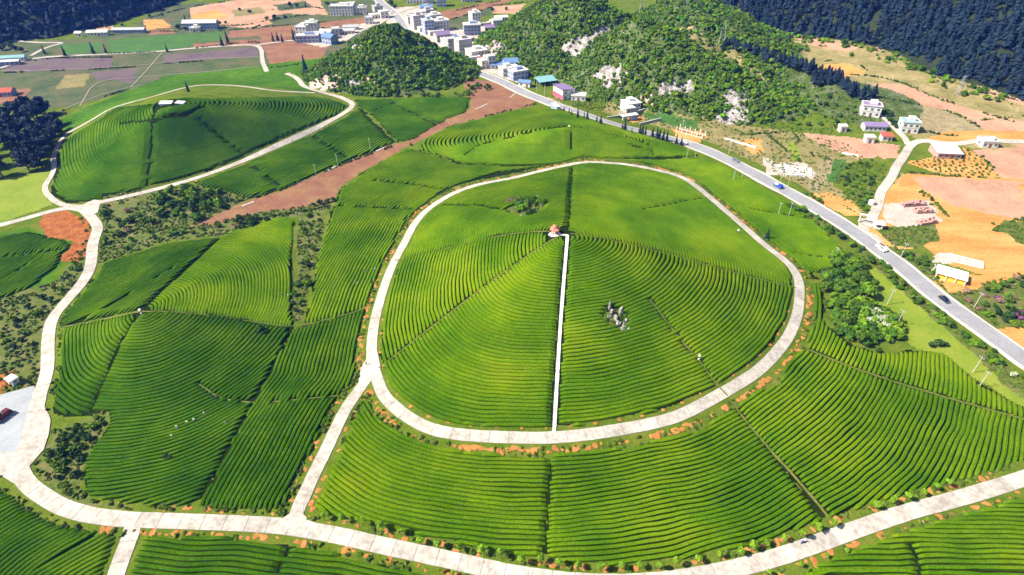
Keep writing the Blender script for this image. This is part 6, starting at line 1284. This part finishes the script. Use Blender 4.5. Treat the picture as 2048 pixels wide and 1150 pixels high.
# ------------------------------------------------------------------ rocks, soil patches, ditches
def lump(name, s, m, seed, flat=1.0, rough=.28, sub=2):
    V, F = ICO2 if sub == 2 else ICO1; r = np.random.default_rng(seed); n = 1+rough*(np.sin(V[:, 0]*3.1+seed)+np.sin(V[:, 1]*4.3+seed*2)+np.sin(V[:, 2]*3.7+seed*3))/1.5+r.uniform(-rough, rough, len(V))*.45
    P = V*n[:, None]*np.array(s); P[:, 2] *= flat; me = bpy.data.meshes.new(name); me.from_pydata(P.tolist(), [], F.tolist()); me.materials.append(m); me.update(); return me
def build_rocks_soil():
    def rock(px, s, lab, grp, dz=0.0, seed=1):
        p = at3(*px); o = tag(link('rock', lump('rock', s, M['rock'], seed)), lab, 'rock', grp); o.location = (p.x, p.y, p.z+s[2]*.3+dz); o.scale = (.85,.85,.8); o.rotation_euler = (0,0,seed*1.3)
    R = random.Random(5)
    for i, (px, s, lab) in enumerate((((1219,617),(.8,.7,2.8),'tall pale standing rock at the top of the outcrop in the tea'),((1223,628),(.9,.8,1.6),'blocky rock below the tall standing rock'),((1241,628),(1.0,.8,2.9),'tall leaning grey rock on the right of the outcrop'),((1231,640),(.9,.8,2.0),'dark grey rock in the middle of the outcrop'),((1218,634),(.7,.6,1.0),'small rock on the left of the outcrop'),((1236,650),(1.2,1,1.3),'broad brown rock in the lower outcrop'),((1248,655),(.9,.8,2.0),'white rock near the lower end of the outcrop'),((1244,661),(1.1,.9,1.2),'low rock at the foot of the outcrop'),((1257,661),(.8,.7,1.3),'lowest white rock of the outcrop'),((1253,644),(.7,.7,1.2),'rock at the right edge of the outcrop'))):
        rock(px, s, lab, 'rocks of the outcrop in the tea', seed=i+1)
    for px, s, k in (((1212,640),.8,'weedy bush left of the outcrop rocks'),((1228,655),.9,'weedy bush at the foot of the outcrop rocks'),((1240,640),.8,'bush between the outcrop rocks'),((1250,668),.6,'small bush at the lowest outcrop rock')): plant('shrub', at(*px), s, k)
    for i, (px, s, lab) in enumerate((((1043,434),(1.6,1.2,1.0),'white rock at the lower left of the bushy island'),((1063,428),(1.9,1.4,1.5),'large pale rock at the lower edge of the bushy island'),((1051,436),(1,.8,.7),'small white rock between the two larger island rocks'),((1086,425),(.8,.7,.7),'small white rock at the right of the bushy island'),((1075,395),(1,.9,1.3),'grey rock at the back of the bushy island'))): rock(px, s, lab, 'rocks of the bushy island', seed=20+i)
    for i in range(16):
        px = (R.uniform(640,760), R.uniform(540,580)) if i < 5 else (R.uniform(575,602), R.uniform(425,445)) if i < 9 else (R.uniform(560,612), R.uniform(585,612)) if i < 12 else (R.uniform(370,480), R.uniform(795,860))
        w = ('among the tea left of the ring road','at the corner of the red field','in the tea rows of the left hill','in the lower tea of the left hill')[0 if i < 5 else 1 if i < 9 else 2 if i < 12 else 3]
        rock(px, (R.uniform(.35,.6),R.uniform(.3,.5),R.uniform(.7,.95)), 'small pale rock '+w, 'pale rocks in the tea', .5, 40+i)
    for i in range(26):
        px = (R.uniform(965,1010), R.uniform(78,105)); rock(px, (R.uniform(.9,1.8),R.uniform(.8,1.4),R.uniform(.7,1.5)), 'pale boulder on the left foot of the rocky hill', 'boulders of the rocky hill foot', 0, 70+i)
    # orange soil thrown up beside the roads
    protos = [lump('soil_patch', (1.0,.75,.13), M['clod'], 100+i, 1, .26) for i in range(10)]
    aps = [atl(a) for a in APRONS]
    def patch(p, s, lab, grp, a=None):
        px_, py_ = np.array([p[0]]), np.array([p[1]])
        if any(inside(px_, py_, q)[0] for q in aps) or any(seg_dist(px_, py_, L)[0] < 2.2+s*.45 for L in (RING, LROAD, LINK, UPM)): return
        o = tag(link('soil_patch', random.choice(protos)), lab, 'soil patch', grp); o.location = (p[0], p[1], float(H(p[0], p[1]))+.04); o.scale = (s, s*R.uniform(.6,1.0), s*R.uniform(.6,1.0)); o.rotation_euler = (0,0,R.uniform(0,6.28) if a is None else a)
    T = tangents(RING, True); N = np.stack([-T[:, 1], T[:, 0]], 1)
    c = RING.mean(0); sg = np.sign(((RING-c)*N).sum(1).mean())
    cnt = 0
    for i in range(len(RING)):
        q = RING[i]+N[i]*sg*R.uniform(3.2,4.6); u, v, f = project(q[0], q[1], 0)
        if R.random() < (.62 if v > 560 else .5):
            dx, dy = q-c; sd_ = 'front' if dy < -abs(dx) else 'back' if dy > abs(dx) else 'left' if dx < 0 else 'right'
            patch(q, R.uniform(.7,1.9), 'bare orange soil clods outside the %s of the ring road' % sd_, 'orange soil patches outside the ring road, %s' % sd_)
        if i % 4 == 0 and v > 640:
            q = RING[i]-N[i]*sg*3.5; patch(q, R.uniform(.6,1.1), 'orange planting pit on the inner ring road verge', 'orange planting pits inside the ring road')
            if R.random() < .75: plant('stick', q, R.uniform(.7,1.0), 'thin bare sapling in a pit inside the ring road', 'bare saplings inside the ring road')
    T = tangents(LROAD); N = np.stack([-T[:, 1], T[:, 0]], 1)
    for i in range(len(LROAD)):
        u, v, f = project(LROAD[i, 0], LROAD[i, 1], 0)
        if u < 210 or v < 960: continue
        for s_ in (1, -1):
            if R.random() < .5: patch(LROAD[i]+N[i]*s_*R.uniform(3.0,4.0), R.uniform(.5,1.35), 'clods of orange soil on the %s edge of the bottom road' % ('upper' if s_ > 0 else 'lower'), 'orange soil patches along the bottom road')
    T = tangents(LINK); N = np.stack([-T[:, 1], T[:, 0]], 1)
    for i in range(4, len(LINK)-3):
        for s_ in (1, -1):
            if R.random() < .4: patch(LINK[i]+N[i]*s_*R.uniform(2.9,4.4), R.uniform(.5,1.3), 'clods of orange soil beside the short link road', 'orange soil patches along the link road')
    T = tangents(UPM); N = np.stack([-T[:, 1], T[:, 0]], 1)
    for i in range(0, len(UPM)):
        if R.random() < .35: patch(UPM[i]+N[i]*R.uniform(2.6,3.2), R.uniform(.6,1.2), 'red soil on the tea side of the rear left road', 'red soil patches along the rear left road')
    for px, s in (((736,776),1.6),((741,784),1.4),((733,788),1.2)): patch(at(*px), s, 'orange soil heap in the fork below the ring road', 'soil in the road fork')
    # concrete ditch pieces beside the red field
    for a, b in (((655,342),(675,331)),((752,303),(768,296)),((484,413),(508,404)),((1020,196),(1032,186)),((950,220),(975,208))):
        A, B = at(*a), at(*b); ln = smooth_line(np.array([A, B]), 2.0); o = ribbon('concrete_kerb', ln, .55, M['concrete'], .25, kind=None); tag(o, 'short piece of white concrete kerb beside the red field', 'kerb', 'kerb pieces by the red field')
# ------------------------------------------------------------------ people
def person_mesh(pose):
    """one skinned figure, about 1.65 m tall: pelvis, spine, neck, head, bent arms and legs"""
    bend = pose; v = [(0,0,.9),(0,.05*bend,1.15),(0,.22*bend,1.36),(0,.3*bend,1.47),(0,.36*bend,1.6),(.1,0,.86),(.12,.03,.48),(.11,-.02,.08),(.12,.12,.03),(-.1,0,.86),(-.13,.06,.48),(-.12,-.04,.08),(-.12,.1,.03),(.2,.22*bend,1.34),(.27,.2*bend+.06,1.08),(.22,.42*bend+.1,.95),(.2,.5*bend+.12,.9),(-.2,.22*bend,1.34),(-.28,.2*bend+.02,1.08),(-.22,.4*bend+.1,.93),(-.2,.48*bend+.12,.88)]
    e = [(0,1),(1,2),(2,3),(3,4),(0,5),(5,6),(6,7),(7,8),(0,9),(9,10),(10,11),(11,12),(2,13),(13,14),(14,15),(15,16),(2,17),(17,18),(18,19),(19,20)]
    r = [.15,.14,.16,.06,.11,.10,.07,.05,.04,.10,.07,.05,.04,.07,.05,.04,.035,.07,.05,.04,.035]
    me = bpy.data.meshes.new('body'); me.from_pydata(v, e, []); o = bpy.data.objects.new('body', me); COL.objects.link(o)
    o.modifiers.new('skin', 'SKIN'); sv = me.skin_vertices[0].data
    order = [.15,.14,.16,.06,.11,.11,.075,.05,.04,.11,.075,.05,.04,.075,.05,.042,.035,.075,.05,.042,.035]
    for i, q in enumerate(order): sv[i].radius = (q, q)
    sv[0].use_root = True
    o.modifiers.new('sub', 'SUBSURF').levels = 1
    dg = bpy.context.evaluated_depsgraph_get(); out = bpy.data.meshes.new_from_object(o.evaluated_get(dg)); bpy.data.objects.remove(o); out.name = 'body'; return out
def build_people():
    def person(px, ang, pose, top, label, hat=True, dz=0.0):
        me = person_mesh(pose); me.materials.clear()
        for k in (top, 'cloth2', 'skin'): me.materials.append(M[k])
        for f in me.polygons: z = f.center.z; f.material_index = 1 if z < .92 else (2 if z > 1.47 or (z < 1.0 and abs(f.center.x) > .17) else 0)
        p = at3(*px); p.z += dz; o = tag(empty('person', p, ang), label, 'person'); link('body', me, o)
        if hat: MB().cyl((0,.36*pose,1.66),(0,.36*pose,1.70),.27,.25,12).cyl((0,.36*pose,1.70),(0,.36*pose,1.82),.14,.11,10).build('hat', M['straw'], o)
        else: MB().cyl((0,.36*pose-.02,1.62),(0,.36*pose-.02,1.74),.11,.07,10).build('hair', M['hair'], o)
    person((357,860), 1.0, .9, 'cloth1', 'tea picker in pale blue bending over the left tea rows', dz=.1)
    person((347,876), 2.2, .7, 'cloth3', 'tea picker in grey crouched below the other picker')
    person((733,731), 0.4, .1, 'cloth2', 'person in dark clothes standing at the left edge of the road fork', False, .2)
    for i, (px, w) in enumerate((((375,847),'nearer the pickers'),((389,842),'farther up the row'))):
        p = at3(*px); o = tag(link('sack', lump('sack', (.32,.28,.36), M['white'], 300+i, 1, .1)), 'small white picking sack on the tea, '+w, 'sack'); o.location = (p.x, p.y, p.z+.9)
# ------------------------------------------------------------------ labels that single each repeat out
def build_labels():
    bpy.context.view_layer.update(); by = {}
    for o in COL.objects:
        if o.parent is None and o.get('label') and o.get('kind') is None and not o.name.startswith('tea_hedge'): by.setdefault(o['label'], []).append(o)
    for lab, L in by.items():
        if len(L) < 2: continue
        if not L[0].get('group'):
            for o in L: o['group'] = lab
        if len(L) > 99: continue
        pr = [(float(project(*o.location)[0]), o) for o in L]; pr.sort(key=lambda t: t[0])
        for i, (u, o) in enumerate(pr):
            s = 'leftmost' if i == 0 else 'rightmost' if i == len(pr)-1 else ordinal(i+1)+' from the left'
            if len((lab+' '+s).split()) <= 16: o['label'] = lab+', '+s
            elif i == 0: print('LONG', lab, len(L))
def build_haze():
    bx = MB().box(-1700,1700,-60,2300,-30,238).mesh('haze', None); bx.materials.clear()
    m = bpy.data.materials.new('haze'); m.use_nodes = True; nt = m.node_tree; nt.nodes.clear(); out = nt.nodes.new('ShaderNodeOutputMaterial'); v = nt.nodes.new('ShaderNodeVolumePrincipled')
    v.inputs['Color'].default_value = (.07,.22,1,1); v.inputs['Density'].default_value = .00011; v.inputs['Absorption Color'].default_value = (1,1,1,1); v.inputs['Anisotropy'].default_value = .1; nt.links.new(v.outputs[0], out.inputs['Volume'])
    bx.materials.append(m); tag(link('haze', bx), 'thin bluish haze hanging over the valley', 'haze', kind='stuff')
# ------------------------------------------------------------------ assemble
import time as _t
_t0 = _t.time()
def run(f):
    f(); print(f.__name__, round(_t.time()-_t0, 1))
for f in (build_ground, build_roads, build_tea, build_forests, build_banks, build_plants, build_village, build_near_houses, build_poles, build_vehicles, build_rocks_soil, build_people, build_labels, build_haze): run(f)
